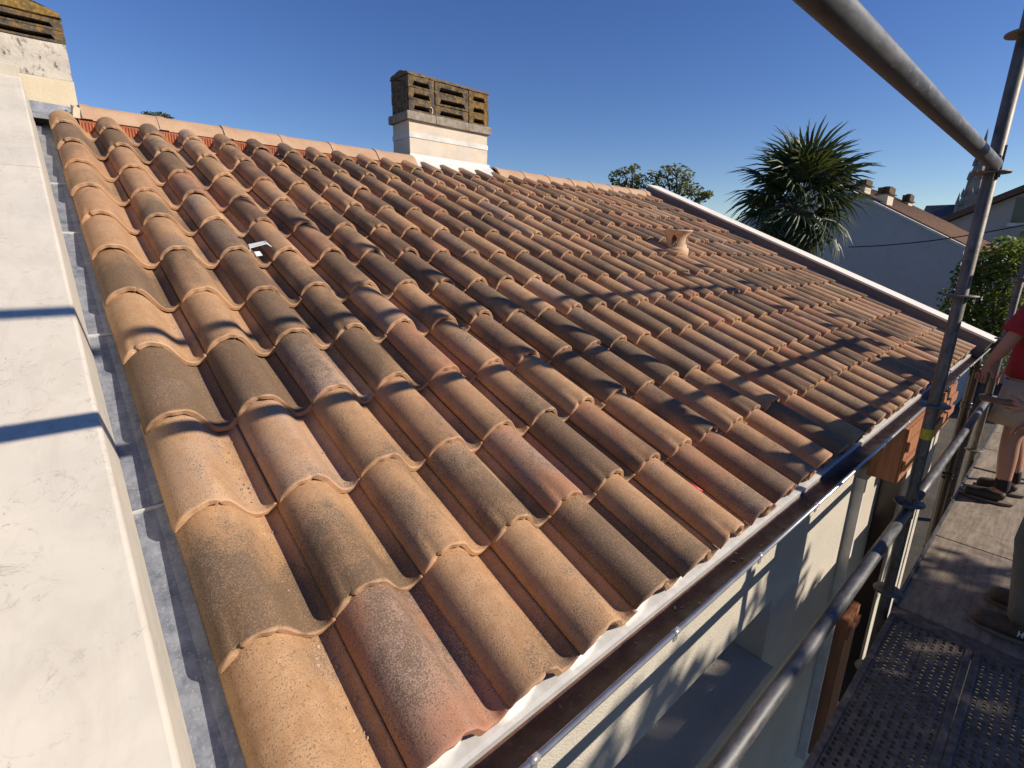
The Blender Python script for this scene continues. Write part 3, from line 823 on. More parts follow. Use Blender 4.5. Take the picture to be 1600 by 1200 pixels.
mb = MB(); mb.lathe((2.83, IY, .115), [(.0246, -.026), (.0249, -.024), (.0249, .024), (.0246, .026)], 20); part('yellow_tape', mb, M['yellow'], p0, label='yellow tape round the near post')
def rail(xa, xb, y, z, mat=None, r=.02415, dz=0):
    mb = MB(); nseg = 6
    mb.tube([(xa + (xb - xa) * k / nseg, y, z + dz * k / nseg) for k in range(nseg + 1)], r, 20)
    o = part('rail', mb, mat or M['galv'], sc)
    for xe, sg in ((xa, 1), (xb, -1)):
        b = MB(); b.box(xe - sg * .030, xe + sg * .022, y - .017, y + .017, z - .030, z + .032); part('wedge_head', b, mat or M['galv'], o, .006)
        b = MB(); b.box(xe - sg * .006 - .004, xe - sg * .006 + .004, y - .024, y + .024 - .04, z - .05, z + .07); part('wedge', b, mat or M['galv'], o)
    return o
rail(-.59, 2.80, IY - .008, 1.283)
rail(-.59, 2.80, IY, -.285); rail(2.86, 5.72, IY, -.285, dz=.01)
rail(-.59, 2.80, OY, 2.30)
for z in (1.31, .81, 2.31): rail(2.86, 5.72, OY, z)
for x in (2.83, 5.75, -.62):
    mb = MB(); mb.tube([(x, IY - .03, -.895), (x, OY + .03, -.895)], .02415, 16); part('transom', mb, M['galv'], sc)
DZ = -.85
def steel_deck(x0, x1, y0, y1, holes_from):
    p = .030; nx = int((x1 - x0) / p); ny = int((y1 - y0 - .05) / p)
    mb = MB(); oy = y0 + ((y1 - y0) - ny * p) / 2; ox = x0 + ((x1 - x0) - nx * p) / 2
    for i in range(nx):
        for j in range(ny):
            cx, cy = ox + (i + .5) * p, oy + (j + .5) * p
            h = p / 2; r0 = .0085
            if cx < holes_from:
                mb.add([(cx - h, cy - h, DZ), (cx + h, cy - h, DZ), (cx + h, cy + h, DZ), (cx - h, cy + h, DZ)], [(0, 1, 2, 3)]); continue
            ex = (.003 if (i + j) % 2 else -.003)
            outer = [(cx + h * a, cy + h * b, DZ) for a, b in ((1, 0), (1, 1), (0, 1), (-1, 1), (-1, 0), (-1, -1), (0, -1), (1, -1))]
            ring = [(cx + ex + r0 * 1.25 * cos(k * pi / 4), cy + r0 * .95 * sin(k * pi / 4), DZ + .0012) for k in range(8)]
            low = [(cx + ex + r0 * 1.1 * cos(k * pi / 4), cy + r0 * .82 * sin(k * pi / 4), DZ - .006) for k in range(8)]
            mb.add(outer + ring + low, [(k, (k + 1) % 8, 8 + (k + 1) % 8, 8 + k) for k in range(8)] + [(8 + k, 8 + (k + 1) % 8, 16 + (k + 1) % 8, 16 + k) for k in range(8)])
    o = part('steel_deck', mb, M['deck_steel'], sc, label='dark perforated steel deck board in the lower right corner')
    for (a, b) in ((y0, oy - .0005), (oy + ny * p + .0005, y1)):
        m2 = MB(); m2.box(x0, x1, a, b, DZ - .06, DZ + .006); part('side_rail', m2, M['deck_steel'], o, .003)
    for (a, b) in ((x0, ox - .0005), (ox + nx * p + .0005, x1)):
        m2 = MB(); m2.box(a, b, oy, oy + ny * p, DZ - .05, DZ + .004); part('end_plate', m2, M['deck_steel'], o)
    m2 = MB(); m2.box(x0 + .05, x1 - .05, y0 + .08, y1 - .08, DZ - .052, DZ - .048)
    return o
steel_deck(-.55, 2.80, -.628, -.306, .9); steel_deck(-.55, 2.80, -.953, -.631, .9)
mb = MB(); mb.box(2.805, 2.90, -.955, -.304, DZ - .04, DZ - .008); part('deck_bearer', mb, M['deck_steel'], sc)
for a, b in ((2.905, 3.245), (3.249, 3.93), (3.934, 4.72), (4.724, 5.56), (5.60, 6.24), (6.26, 6.95), (6.97, 7.6)):
    mb = MB(); zz = DZ + rnd.uniform(-.004, .003)
    mb.box(a, b, -.955, -.312, zz - .022, zz); part('deck_plank', mb, M['plywood'], sc, .003)
mb = MB(); mb.box(2.905, 7.6, -.3115, -.296, DZ - .06, DZ + .012); mb.box(2.905, 7.6, -.975, -.958, DZ - .06, DZ + .012); part('deck_edge', mb, M['galv'], sc, .002)

# ================================================================== SMALL THINGS ON THE ROOF
mb = MB()
base = RP(.634, 2.21, .020)
def _sheet(*q): mb.add([base + Vector(p) for p in q], [(0, 1, 2, 3)])
_sheet((-.048, -.026, .030), (.020, -.030, .050), (.028, .018, .062), (-.040, .022, .046))
_sheet((.020, -.030, .050), (.046, -.024, .034), (.050, .012, .040), (.028, .018, .062))
_sheet((-.048, -.026, .030), (-.040, .022, .046), (-.046, .018, .004), (-.052, -.022, -.004))
_sheet((-.030, -.046, -.010), (-.006, -.052, -.006), (-.010, -.028, .012), (-.034, -.024, .010))
o = obj('sheet_offcut', mb.mesh('sheet_offcut', M['white_plastic'])); sd = o.modifiers.new('s', 'SOLIDIFY'); sd.thickness = .003
tag(o, 'small bent white sheet offcut lying on the tiles', 'offcut')

pl = thing('pliers', 'slim pliers with red handle in a tile channel near the eave', 'pliers', RP(1.50, .24, .0))
pA, pB = RP(1.485, .335, .010), RP(1.527, .17, .012)
d = (pB - pA)
mb = MB(); mb.tube([pA, pA + d * .14, pA + d * .22], [.004, .009, .012], 8); mb.tube([pA + Vector((.012, .01, 0)), pA + d * .14 + Vector((.008, 0, 0)), pA + d * .2], [.003, .006, .008], 8); part('jaw', mb, M['steel'], pl)
mb = MB(); mb.tube([pA + d * .2, pA + d * .4, pA + d * .66], [.008, .007, .006], 8); part('shank', mb, M['black_cloth'], pl)
mb = MB(); mb.tube([pA + d * .66, pA + d * .8, pA + d], [.0065, .0075, .006], 8); part('handle', mb, M['red_grip'], pl)

# ================================================================== PEOPLE
def skin_mesh(name, verts, edges, rads, mat, parent, root=0, sub=2, xf=None):
    me = bpy.data.meshes.new(name); me.from_pydata([xf @ Vector(v) if xf else v for v in verts], edges, []); me.update()
    o = obj(name, me, parent)
    md = o.modifiers.new('skin', 'SKIN'); md.use_smooth_shade = True; md.branch_smoothing = .6
    if not me.skin_vertices: pass
    for i, sv in enumerate(me.skin_vertices[0].data):
        r = rads[i]; sv.radius = r if isinstance(r, tuple) else (r, r); sv.use_root = (i == root)
    s = o.modifiers.new('sub', 'SUBSURF'); s.levels = sub; s.render_levels = sub
    me.materials.append(mat)
    return o
def chain(V, E, R, start, pts, rads):
    prev = start
    for p, r in zip(pts, rads):
        V.append(p); R.append(r); i = len(V) - 1
        if prev is not None: E.append((prev, i))
        prev = i
    return prev
def hand_pts(V, E, R, wrist, d, side, curl, palmdir):
    """palm plus five bent fingers from a wrist vertex; d along the hand, side across it, palmdir the way the fingers bend"""
    w = Vector(V[wrist]); d = Vector(d).normalized(); side = Vector(side).normalized(); pn = Vector(palmdir).normalized()
    palm = chain(V, E, R, wrist, [tuple(w + d * .05)], [(.030, .018)])
    for k, (o_, L) in enumerate(((-.028, .070), (-.010, .080), (.010, .075), (.027, .058))):
        b = w + d * .085 + side * o_
        kn = b; m1 = b + (d * cos(curl) + pn * sin(curl)) * L * .45; m2 = m1 + (d * cos(curl * 2) + pn * sin(curl * 2)) * L * .33; m3 = m2 + (d * cos(curl * 2.6) + pn * sin(curl * 2.6)) * L * .25
        chain(V, E, R, palm, [tuple(kn), tuple(m1), tuple(m2), tuple(m3)], [.0105, .0092, .0084, .0070])
    tb = w + d * .035 - side * .03; t1 = tb + (d * .6 - side * .6 + pn * .3).normalized() * .035; t2 = t1 + (d * .9 - side * .2 + pn * .4).normalized() * .028
    chain(V, E, R, palm, [tuple(tb), tuple(t1), tuple(t2)], [.013, .0105, .009])

def person(name, label, loc, cfg):
    root = thing(name, label, 'person', loc)
    X = Matrix.Translation(loc) @ Matrix.Rotation(cfg.get('yaw', 0), 4, 'Z')
    V = []; E = []; R = []
    # pelvis, spine, neck, head
    V.append((0, .0, .98)); R.append((.15, .11))
    lean = cfg.get('lean', .05)
    chest = chain(V, E, R, 0, [(0, lean * .4, 1.12), (0, lean * .8, 1.28), (0, lean, 1.42)], [(.135, .10), (.150, .11), (.150, .10)])
    neck = chain(V, E, R, chest, [(0, lean + .01, 1.51), (0, lean + .03, 1.57)], [.058, .055])
    chain(V, E, R, neck, [(0, lean + .05, 1.64), (0, lean + .045, 1.72), (0, lean + .035, 1.78)], [(.072, .085), (.078, .095), (.05, .06)])
    arms = {}
    for sgn, key in ((-1, 'L'), (1, 'R')):
        sh, el, wr = cfg['arm' + key]
        sho = chain(V, E, R, chest, [(sgn * .11, lean, 1.43), sh], [.07, .058])
        e = chain(V, E, R, sho, [tuple((Vector(sh) + Vector(el)) / 2), el], [.050, .043])
        w = chain(V, E, R, e, [tuple(Vector(el).lerp(Vector(wr), .4)), wr], [.042, .027])
        hd, sd_, pn = cfg['hand' + key]
        hand_pts(V, E, R, w, hd, sd_, cfg.get('curl' + key, .45), pn)
        arms[key] = (sh, el, wr)
    for sgn, key in ((-1, 'L'), (1, 'R')):
        hip, kn, an, toe = cfg['leg' + key]
        h = chain(V, E, R, 0, [hip], [.092])
        k = chain(V, E, R, h, [tuple((Vector(hip) + Vector(kn)) / 2), kn], [.080, .058])
        a = chain(V, E, R, k, [tuple(Vector(kn).lerp(Vector(an), .35)), an], [.060, .040])
        chain(V, E, R, a, [tuple(Vector(an).lerp(Vector(toe), .5) + Vector((0, 0, -.02))), toe], [(.035, .03), (.03, .02)])
    body = skin_mesh('body', V, E, R, M['skin'], root, 0, 2, X)
    # shirt: one cloth surface of rings, with folds, open at hem, neck and cuffs
    fr = random.Random(len(label))
    def rings(mb, rows, n=28, fold=.025, seed=0.0):
        vs = []
        for q, (c, rx, ry, nrm) in enumerate(rows):
            c = Vector(c)
            if nrm is None: a, b = Vector((1, 0, 0)), Vector((0, 1, 0))
            else:
                d_ = Vector(nrm).normalized(); a = d_.cross(Vector((0, 1, 0.2))).normalized(); b = d_.cross(a).normalized()
            for k_ in range(n):
                th_ = 2 * pi * k_ / n
                f_ = 1 + fold * (sin(4 * th_ + q * .9 + seed) + .7 * sin(9 * th_ - q * 1.3 + seed * 2)) * (.4 + .6 * q / max(1, len(rows) - 1))
                vs.append(X @ (c + a * cos(th_) * rx * f_ + b * sin(th_) * ry * f_))
        mb.add(vs, [(q * n + k_, q * n + (k_ + 1) % n, (q + 1) * n + (k_ + 1) % n, (q + 1) * n + k_) for q in range(len(rows) - 1) for k_ in range(n)], True)
    mb = MB()
    rings(mb, [((0, lean + .012, 1.535), .062, .060, None), ((0, lean + .004, 1.505), .095, .082, None), ((0, lean, 1.47), .165, .105, None), ((0, lean, 1.40), .192, .126, None),
               ((0, lean * .85, 1.28), .190, .138, None), ((0, lean * .6, 1.15), .184, .142, None), ((0, lean * .4, 1.04), .190, .150, None), ((0, lean * .3, .945), .197, .156, None)], 32, .02, 1.0)
    for key, sgn in (('L', -1), ('R', 1)):
        sh, el, wr = [Vector(p) for p in arms[key]]
        inn = Vector((sgn * .10, lean, 1.445)); d1 = el - sh; d2 = wr - el
        if cfg.get('long'):
            rings(mb, [(inn, .085, .085, sh - inn), (sh, .078, .080, sh - inn + d1), (sh + d1 * .4, .070, .072, d1), (sh + d1 * .85, .064, .066, d1), (el + d2 * .1, .060, .062, d1 + d2), (el + d2 * .5, .054, .054, d2), (el + d2 * .92, .046, .046, d2)], 18, .03, sgn)
        else:
            rings(mb, [(inn, .085, .085, sh - inn), (sh + d1 * .02, .080, .082, sh - inn + d1), (sh + d1 * .3, .078, .080, d1), (sh + d1 * .58, .080, .084, d1), (sh + d1 * .74, .082, .087, d1)], 18, .025, sgn)
    me = mb.mesh('shirt', cfg['shirt'], recalc=False); o_ = obj('shirt', me, root)
    s_ = o_.modifiers.new('sol', 'SOLIDIFY'); s_.thickness = .003
    mb = MB()
    rings(mb, [((0, .0, 1.05), .168, .132, None), ((0, .0, .98), .182, .145, None), ((0, 0, .90), .196, .158, None), ((0, 0, .84), .190, .155, None)], 32, .012, 2.0)
    for key in ('L', 'R'):
        hp, kp, ap = [Vector(p) for p in cfg['leg' + key][:3]]
        d1, d2 = kp - hp, ap - kp
        if cfg.get('trousers'):
            rings(mb, [(hp + Vector((0, 0, .03)), .108, .135, None), (hp + d1 * .3, .104, .118, None), (hp + d1 * .75, .090, .098, None), (kp, .082, .090, None), (kp + d2 * .12, .084, .088, None), (kp + d2 * .4, .080, .086, None), (kp + d2 * .75, .078, .084, None), (kp + d2 * .88, .083, .088, None), (kp + d2 * .97, .080, .090, None)], 24, .04, hp.x * 20)
        else:
            rings(mb, [(hp + Vector((0, 0, .03)), .108, .145, None), (hp + d1 * .2, .112, .148, None), (hp + d1 * .45, .116, .150, None), (hp + d1 * .72, .120, .154, None)], 24, .022, hp.x * 20)
    nm = 'trousers' if cfg.get('trousers') else 'shorts'
    o_ = obj(nm, mb.mesh(nm, cfg['legs'], recalc=False), root)
    s_ = o_.modifiers.new('sol', 'SOLIDIFY'); s_.thickness = .003
    for key in ('L', 'R'):
        hip, kn, an, toe = cfg['leg' + key]
        a, tt, k = Vector(an), Vector(toe), Vector(kn)
        if not cfg.get('trousers'):
            V = [tuple(a + (k - a) * .36), tuple(a + (k - a) * .15), tuple(a + Vector((0, 0, -.02)))]
            skin_mesh('sock', V, [(0, 1), (1, 2)], [.052, .047, .046], M['black_cloth'], root, 0, 2, X)
        fw = (tt - a); fw.z = 0; fw.normalize(); z0 = 0.045
        heel = Vector((a.x, a.y, z0)) - fw * .055
        V = [tuple(Vector((a.x, a.y, .125))), tuple(Vector((a.x, a.y, z0 + .015)) - fw * .02), tuple(heel + Vector((0, 0, .005))),
             tuple(Vector((a.x, a.y, z0 + .012)) + fw * .08), tuple(Vector((a.x, a.y, z0)) + fw * .15), tuple(Vector((a.x, a.y, z0 - .006)) + fw * .205)]
        sh = skin_mesh('shoe', V, [(0, 1), (1, 2), (1, 3), (3, 4), (4, 5)], [.056, .056, (.050, .050), (.058, .054), (.060, .046), (.052, .038)], cfg['shoe'], root, 1, 2, X)
        mb = MB(); n = 20; rim = []
        sidev = Vector((-fw.y, fw.x, 0))
        for q in range(n):
            an_ = 2 * pi * q / n; l = cos(an_); wv = sin(an_)
            cx = .068 + .150 * l; wd = (.050 if l > -.2 else .042) * wv
            rim.append(Vector((a.x, a.y, .003)) + fw * cx + sidev * wd)
        mb.prism([X @ p for p in rim], (0, 0, .018)); part('sole', mb, M['sole'], sh)
        for q in range(4):
            c_ = Vector((a.x, a.y, .108 - .013 * q)) + fw * (.045 + .026 * q)
            mb = MB(); mb.tube([X @ (c_ - sidev * .028 - Vector((0, 0, .008))), X @ (c_ + Vector((0, 0, .004))), X @ (c_ + sidev * .028 - Vector((0, 0, .008)))], .0035, 6); part('lace', mb, M['sole'], sh)
        if cfg.get('mark') and key == 'L':
            c = Vector((a.x, a.y, .06)) + fw * .03 - Vector((1, 0, 0)) * .0
            mb = MB()
            sx = -.051
            for (y0, y1, za, zb) in ((0, .006, 0, .03), (.014, .020, 0, .03), (.006, .014, .012, .018)):
                mb.box(a.x + sx - .003, a.x + sx, a.y + .02 + y0, a.y + .02 + y1, .045 + za, .045 + zb, X)
            part('letter', mb, M['paint_mark'], sh, label='white letter H on the boot')
    # hair, face
    mb = MB(); hc = Vector((0, lean + .040, 1.735))
    prof = [(.0, .085), (.045, .078), (.075, .055), (.090, .02), (.092, -.01), (.084, -.04)]
    mb.lathe(tuple(X @ hc), [(r * 1.0, z) for r, z in prof], 20); part('hair', mb, M['hair'], root)
    for sgn in (-1, 1):
        mb = MB(); mb.lathe(tuple(X @ Vector((sgn * .032, lean + .128, 1.69))), [(.0, -.009), (.009, 0), (.0, .009)], 8); part('eye', mb, M['eye'], root)
        mb = MB(); mb.lathe(tuple(X @ Vector((sgn * .083, lean + .04, 1.68))), [(.0, -.03), (.012, -.012), (.015, .012), (.0, .03)], 8); part('ear', mb, M['skin'], root)
    mb = MB(); mb.tube([X @ Vector((0, lean + .125, 1.69)), X @ Vector((0, lean + .152, 1.655)), X @ Vector((0, lean + .128, 1.645))], [.008, .014, .006], 8); part('nose', mb, M['skin'], root)
    mb = MB(); mb.tube([X @ Vector((-.024, lean + .122, 1.615)), X @ Vector((0, lean + .130, 1.612)), X @ Vector((.024, lean + .122, 1.615))], [.004, .006, .004], 6); part('mouth', mb, M['red_shirt'], root)
    return root

legs_std = lambda dy=.0, sp=.10: dict(legL=((-sp, 0, .90), (-sp - .02, .03 + dy, .50), (-sp - .03, -.02 + dy, .10), (-sp - .03, .15 + dy, .05)),
                                       legR=((sp, 0, .90), (sp + .02, .03, .50), (sp + .03, -.02, .10), (sp + .03, .15, .05)))
cfg1 = dict(yaw=.0, lean=.04, armL=((-.205, .09, 1.44), (-.245, .18, 1.20), (-.225, .255, 1.03)), armR=((.21, .05, 1.42), (.26, .0, 1.14), (.24, .15, .97)),
            handL=((.05, .25, -.95), (.25, .9, .2), (.9, -.3, -.1)), handR=((0, .6, -.8), (1, 0, 0), (0, -.5, -.8)), curlL=.42,
            shirt=M['red_shirt'], legs=M['beige'], shoe=M['shoe'], legL=((-.10, .01, .90), (-.12, .04, .50), (-.13, .01, .10), (-.13, .18, .05)), legR=((.10, 0, .90), (.12, .03, .50), (.13, -.035, .10), (.13, .14, .05)))
person('person', 'worker in red shirt and beige shorts reaching down to the gutter', (4.98, -.54, DZ), cfg1)
cfg2 = dict(yaw=.0, lean=.04, long=True, trousers=True, armL=((-.21, .02, 1.42), (-.27, -.02, 1.16), (-.20, .19, 1.13)), armR=((.21, .03, 1.42), (.27, -.02, 1.13), (.22, .16, 1.0)),
            handL=((.05, .95, .0), (0, .1, -1), (1, .2, 0)), handR=((0, .9, -.4), (1, 0, 0), (0, -.4, -.9)), curlL=.85,
            shirt=M['grey_cloth'], legs=M['grey_cloth'], shoe=M['shoe_brown'], mark=True, **legs_std(.03, .115))
P2 = Vector((3.20, -.80, DZ))
person('person', 'second worker at the right edge in grey trousers and brown boots', P2, cfg2)
hm = thing('hammer', 'hammer with brown wooden handle held at the right edge', 'hammer', P2 + Vector((-.18, .27, 1.13)))
hb = P2 + Vector((-.185, .275, 1.135))
mb = MB(); mb.tube([hb + Vector((0, -.08, -.01)), hb + Vector((0, .03, 0)), hb + Vector((0, .12, .004))], [.013, .015, .013], 10); part('handle', mb, M['handle'], hm)
mb = MB(); mb.box(hb.x - .05, hb.x + .05, hb.y - .105, hb.y - .08, hb.z - .022, hb.z + .012); part('head', mb, M['steel'], hm, .004)

# ================================================================== NEIGHBOURS, TREES, CHURCH
def dirpt(px, py, dist):
    d = _f + _r * ((px - 800) / 777.35) - _u * ((py - 600) / 777.35)
    return CAM + d.normalized() * dist
def onX(px, py, X):
    d = _f + _r * ((px - 800) / 777.35) - _u * ((py - 600) / 777.35)
    return CAM + d * ((X - CAM.x) / d.x)

# grey gable house
nx_ = 14.0
A = onX(1507, 388, nx_); Bp = onX(1365, 318, nx_)
sl = (Bp.z - A.z) / (Bp.y - A.y)
apy = A.y + 3.0; apz = A.z + 3.0 * sl
nh = thing('house', 'neighbouring house with blank grey gable wall behind the right parapet', 'house', (nx_ + 3, apy, -3.4))
mb = MB(); mb.prism([Vector((nx_, A.y, -3.38)), Vector((nx_, A.y, A.z)), Vector((nx_, apy, apz)), Vector((nx_, apy + 3.0, A.z)), Vector((nx_, apy + 3.0, -3.38))], (7.0, 0, 0))
part('wall', mb, M['neigh_wall'], nh)
mb = MB(); t_ = .04
mb.prism([Vector((nx_ + .12, A.y - .22, A.z - .22 * sl + .01)), Vector((nx_ + .12, apy, apz + .01)), Vector((nx_ + .12, apy, apz + t_)), Vector((nx_ + .12, A.y - .22, A.z - .22 * sl + t_))], (6.76, 0, 0))
mb.prism([Vector((nx_ + .12, apy + 3.2, A.z - .2 * sl + .01)), Vector((nx_ + .12, apy, apz + .01)), Vector((nx_ + .12, apy, apz + t_)), Vector((nx_ + .12, apy + 3.2, A.z - .2 * sl + t_))], (6.76, 0, 0))
nroof = part('roof', mb, M['neigh_roof'], nh)
for k in range(26):     # courses of barrel tiles running up the slope
    x = nx_ + .25 + k * .255
    mb = MB(); a0 = Vector((x, A.y - .24, A.z - .24 * sl + t_)); a1 = Vector((x, apy, apz + t_))
    mb.tube([a0, a0.lerp(a1, .5), a1], [.05, .05, .05], 8); part('tile_row', mb, M['neigh_roof'], nroof)
for x0 in (nx_ - .03, nx_ + 6.85):
    mb = MB(); mb.prism([Vector((x0, A.y - .05, A.z - .05 * sl + .0)), Vector((x0, apy, apz)), Vector((x0, apy, apz + .05)), Vector((x0, A.y - .05, A.z - .05 * sl + .05))], (.18, 0, 0)); part('verge', mb, M['trim'], nh)
mb = MB(); mb.tube([(nx_ + .0, A.y - .07, A.z - .1), (nx_ + .0, A.y - .07, -3.38)], .05, 12); part('downpipe', mb, M['trim'], nh)
mb = MB(); mb.box(nx_ + .1, nx_ + 6.9, A.y - .34, A.y - .22, A.z - .30, A.z - .19); part('gutter', mb, M['trim'], nh, .01)
for k in range(4):
    mb = MB(); mb.box(nx_ + .5 + k * 1.6, nx_ + 1.3 + k * 1.6, A.y - .03, A.y + .01, A.z - 1.7, A.z - .5); part('window', mb, M['glass_dark'], nh)
def small_chimney(px, py_base, py_top, wpx, X, par):
    b = onX(px, py_base, X); tp = onX(px, py_top, X); w = abs(onX(px - wpx / 2, py_base, X).y - onX(px + wpx / 2, py_base, X).y)
    h = tp.z - b.z
    mb = MB(); mb.box(b.x, b.x + .5, b.y - w / 2, b.y + w / 2, b.z - .7, b.z + h * .56)
    o = part('chimney', mb, M['chim'], par)
    mb = MB(); mb.box(b.x - .05, b.x + .55, b.y - w / 2 - .05, b.y + w / 2 + .05, b.z + h * .56, b.z + h * .61); part('cap_slab', mb, M['block'], o)
    for k in range(3):
        z = b.z + h * (.615 + .10 * k)
        for ya, yb in ((b.y - w / 2 - .01, b.y - w / 2 + .06), (b.y + w / 2 - .06, b.y + w / 2 + .01)):
            mb = MB(); mb.box(b.x, b.x + .5, ya, yb, z, z + h * .095); part('vent_block', mb, M['block'], o)
        mb = MB(); mb.box(b.x - .01, b.x + .51, b.y - w / 2 - .012, b.y + w / 2 + .012, z + h * .05, z + h * .098); part('vent_block', mb, M['block'], o)
    mb = MB(); mb.lathe((b.x + .25, b.y, b.z + h * .91), [(w * .62, 0), (w * .5, h * .05), (w * .25, h * .085), (0, h * .09)], 12); part('cap', mb, M['block'], o)
small_chimney(1376, 322, 290, 17, nx_ + .3, nh)
small_chimney(1342, 305, 279, 15, nx_ + .6, nh)
small_chimney(1411, 333, 302, 11, nx_ + 5.2, nh)

# beige house further right
hx = 24.0
a = onX(1470, 352, hx); b = onX(1600, 301, hx); sl2 = (b.z - a.z) / (b.y - a.y)
y_ap = a.y - 5.5; z_ap = a.z + sl2 * (y_ap - a.y)
bh = thing('house', 'beige gabled house behind the scaffold post at far right', 'house', (hx + 4, y_ap, -3.4))
mb = MB(); mb.prism([Vector((hx, a.y, -3.38)), Vector((hx, a.y, a.z)), Vector((hx, y_ap, z_ap)), Vector((hx, y_ap - 5.5, a.z)), Vector((hx, y_ap - 5.5, -3.38))], (8, 0, 0)); part('wall', mb, M['neigh_wall2'], bh)
mb = MB()
for sg in (1, -1):
    e = Vector((hx - .35, y_ap + sg * 6.2, a.z + sl2 * .7 * 1.0)); ap = Vector((hx - .35, y_ap, z_ap + .02))
    mb.prism([e + Vector((0, 0, .02)), ap, ap + Vector((0, 0, .14)), e + Vector((0, 0, .16))], (8.7, 0, 0))
ro = part('roof', mb, M['neigh_roof'], bh)
for k in range(34):
    x = hx - .25 + k * .25
    m2 = MB(); m2.tube([(x, y_ap + 6.25, a.z + sl2 * .75 + .16), (x, y_ap, z_ap + .16)], .08, 6); part('tile_row', m2, M['neigh_roof'], ro)
for (px, py, w_, h_) in ((1592, 328, .55, .8), (1596, 388, .6, 1.1)):
    c = onX(px, py, hx); mb = MB(); mb.box(hx - .02, hx + .05, c.y - w_, c.y + .12, c.z - h_ / 2, c.z + h_ / 2); o = part('window', mb, M['glass_dark'], bh)
    mb = MB(); mb.box(hx - .06, hx - .021, c.y - w_ - .1, c.y + .2, c.z - h_ / 2 - .12, c.z - h_ / 2 - .01); part('sill', mb, M['trim'], o)

# church far off
def church():
    c = dirpt(1513, 330, 160.0); cx, cy, cz = c.x, c.y, c.z
    ch = thing('church', 'distant stone church with tall pinnacled spire', 'church', (cx, cy, -3.4))
    w = 2.0
    mb = MB(); mb.box(cx - w, cx + w, cy - w, cy + w, -3.38, cz + 1.0); tw = part('tower', mb, M['stone'], ch)
    for k in range(3):
        yy = cy - 1.2 + 1.2 * k
        m2 = MB(); m2.box(cx - w - .06, cx - w + .1, yy - .28, yy + .28, cz - 5.5, cz - .5); part('belfry_opening', m2, M['glass_dark'], tw)
    for sx in (-1, 1):
        for sy in (-1, 1):
            m2 = MB(); m2.box(cx + sx * w - .3, cx + sx * w + .3, cy + sy * w - .3, cy + sy * w + .3, cz - 6, cz + 1.6)
            m2.lathe((cx + sx * w, cy + sy * w, cz + 1.6), [(.42, 0), (.0, 2.6)], 6, smooth=False); part('pinnacle', m2, M['stone'], tw)
    m2 = MB(); m2.lathe((cx, cy, cz + 1.0), [(1.9, 0), (1.85, 2.5), (1.6, 2.6), (1.35, 6.2), (1.2, 6.4), (.12, 15.8), (0, 16.4)], 8, smooth=False); sp = part('spire', m2, M['stone'], ch)
    for lev, rr_, n in ((3.0, 1.75, 8), (6.6, 1.35, 8), (9.5, .95, 8), (12., .6, 8)):
        for k in range(n):
            an = 2 * pi * k / n
            m2 = MB(); m2.lathe((cx + rr_ * cos(an), cy + rr_ * sin(an), cz + 1 + lev - .8), [(.34, 0), (.28, .9), (0, 2.0)], 5, smooth=False); part('crocket', m2, M['stone'], sp)
    # long nave roof
    a = dirpt(1440, 336, 165); b = dirpt(1502, 322, 160)
    m2 = MB(); y0, y1 = cy + 1.5, a.y + 1.0
    m2.prism([Vector((cx - 5.5, y0, -3.38)), Vector((cx - 5.5, y0, cz - 3.0)), Vector((cx, y0, cz + 1.6)), Vector((cx + 5.5, y0, cz - 3.0)), Vector((cx + 5.5, y0, -3.38))], (0, (y1 - y0) * .75, 0)); part('nave', m2, M['slate'], ch)
    m2 = MB(); m2.box(cx - 8, cx - 5.6, y0 + 1, y1 + 3.0, -3.38, cz - 2.4); part('aisle', m2, M['slate'], ch)
    return ch
church()

# cable across the gap
p0_ = onX(1325, 386, 13.2); p1_ = onX(1640, 343, 13.2)
mb = MB(); mb.tube([p0_.lerp(p1_, k / 12) + Vector((0, 0, -.10 * 4 * (k / 12) * (1 - k / 12))) for k in range(13)], .012, 6)
tag(obj('cable', mb.mesh('cable', M['cable'])), 'thin black cable crossing in front of the grey gable', 'cable')

# ---- foliage
def leaves(mb, c, rad, n, size, r, flat=.5, lobes=None):
    for _ in range(n):
        while True:
            p = Vector((r.uniform(-1, 1), r.uniform(-1, 1), r.uniform(-1, 1)))
            if p.length < 1: break
        p = Vector((p.x * rad[0], p.y * rad[1], p.z * rad[2])) + c
        a = Vector((r.gauss(0, 1), r.gauss(0, 1), r.gauss(0, .6))).normalized()
        b = a.cross(Vector((r.gauss(0, 1), r.gauss(0, 1), r.gauss(0, 1)))).normalized()
        s = size * r.uniform(.6, 1.25)
        mb.add([p - a * s, p - b * s * flat + a * s * .1, p + a * s, p + b * s * flat + a * s * .1], [(0, 1, 2, 3)])

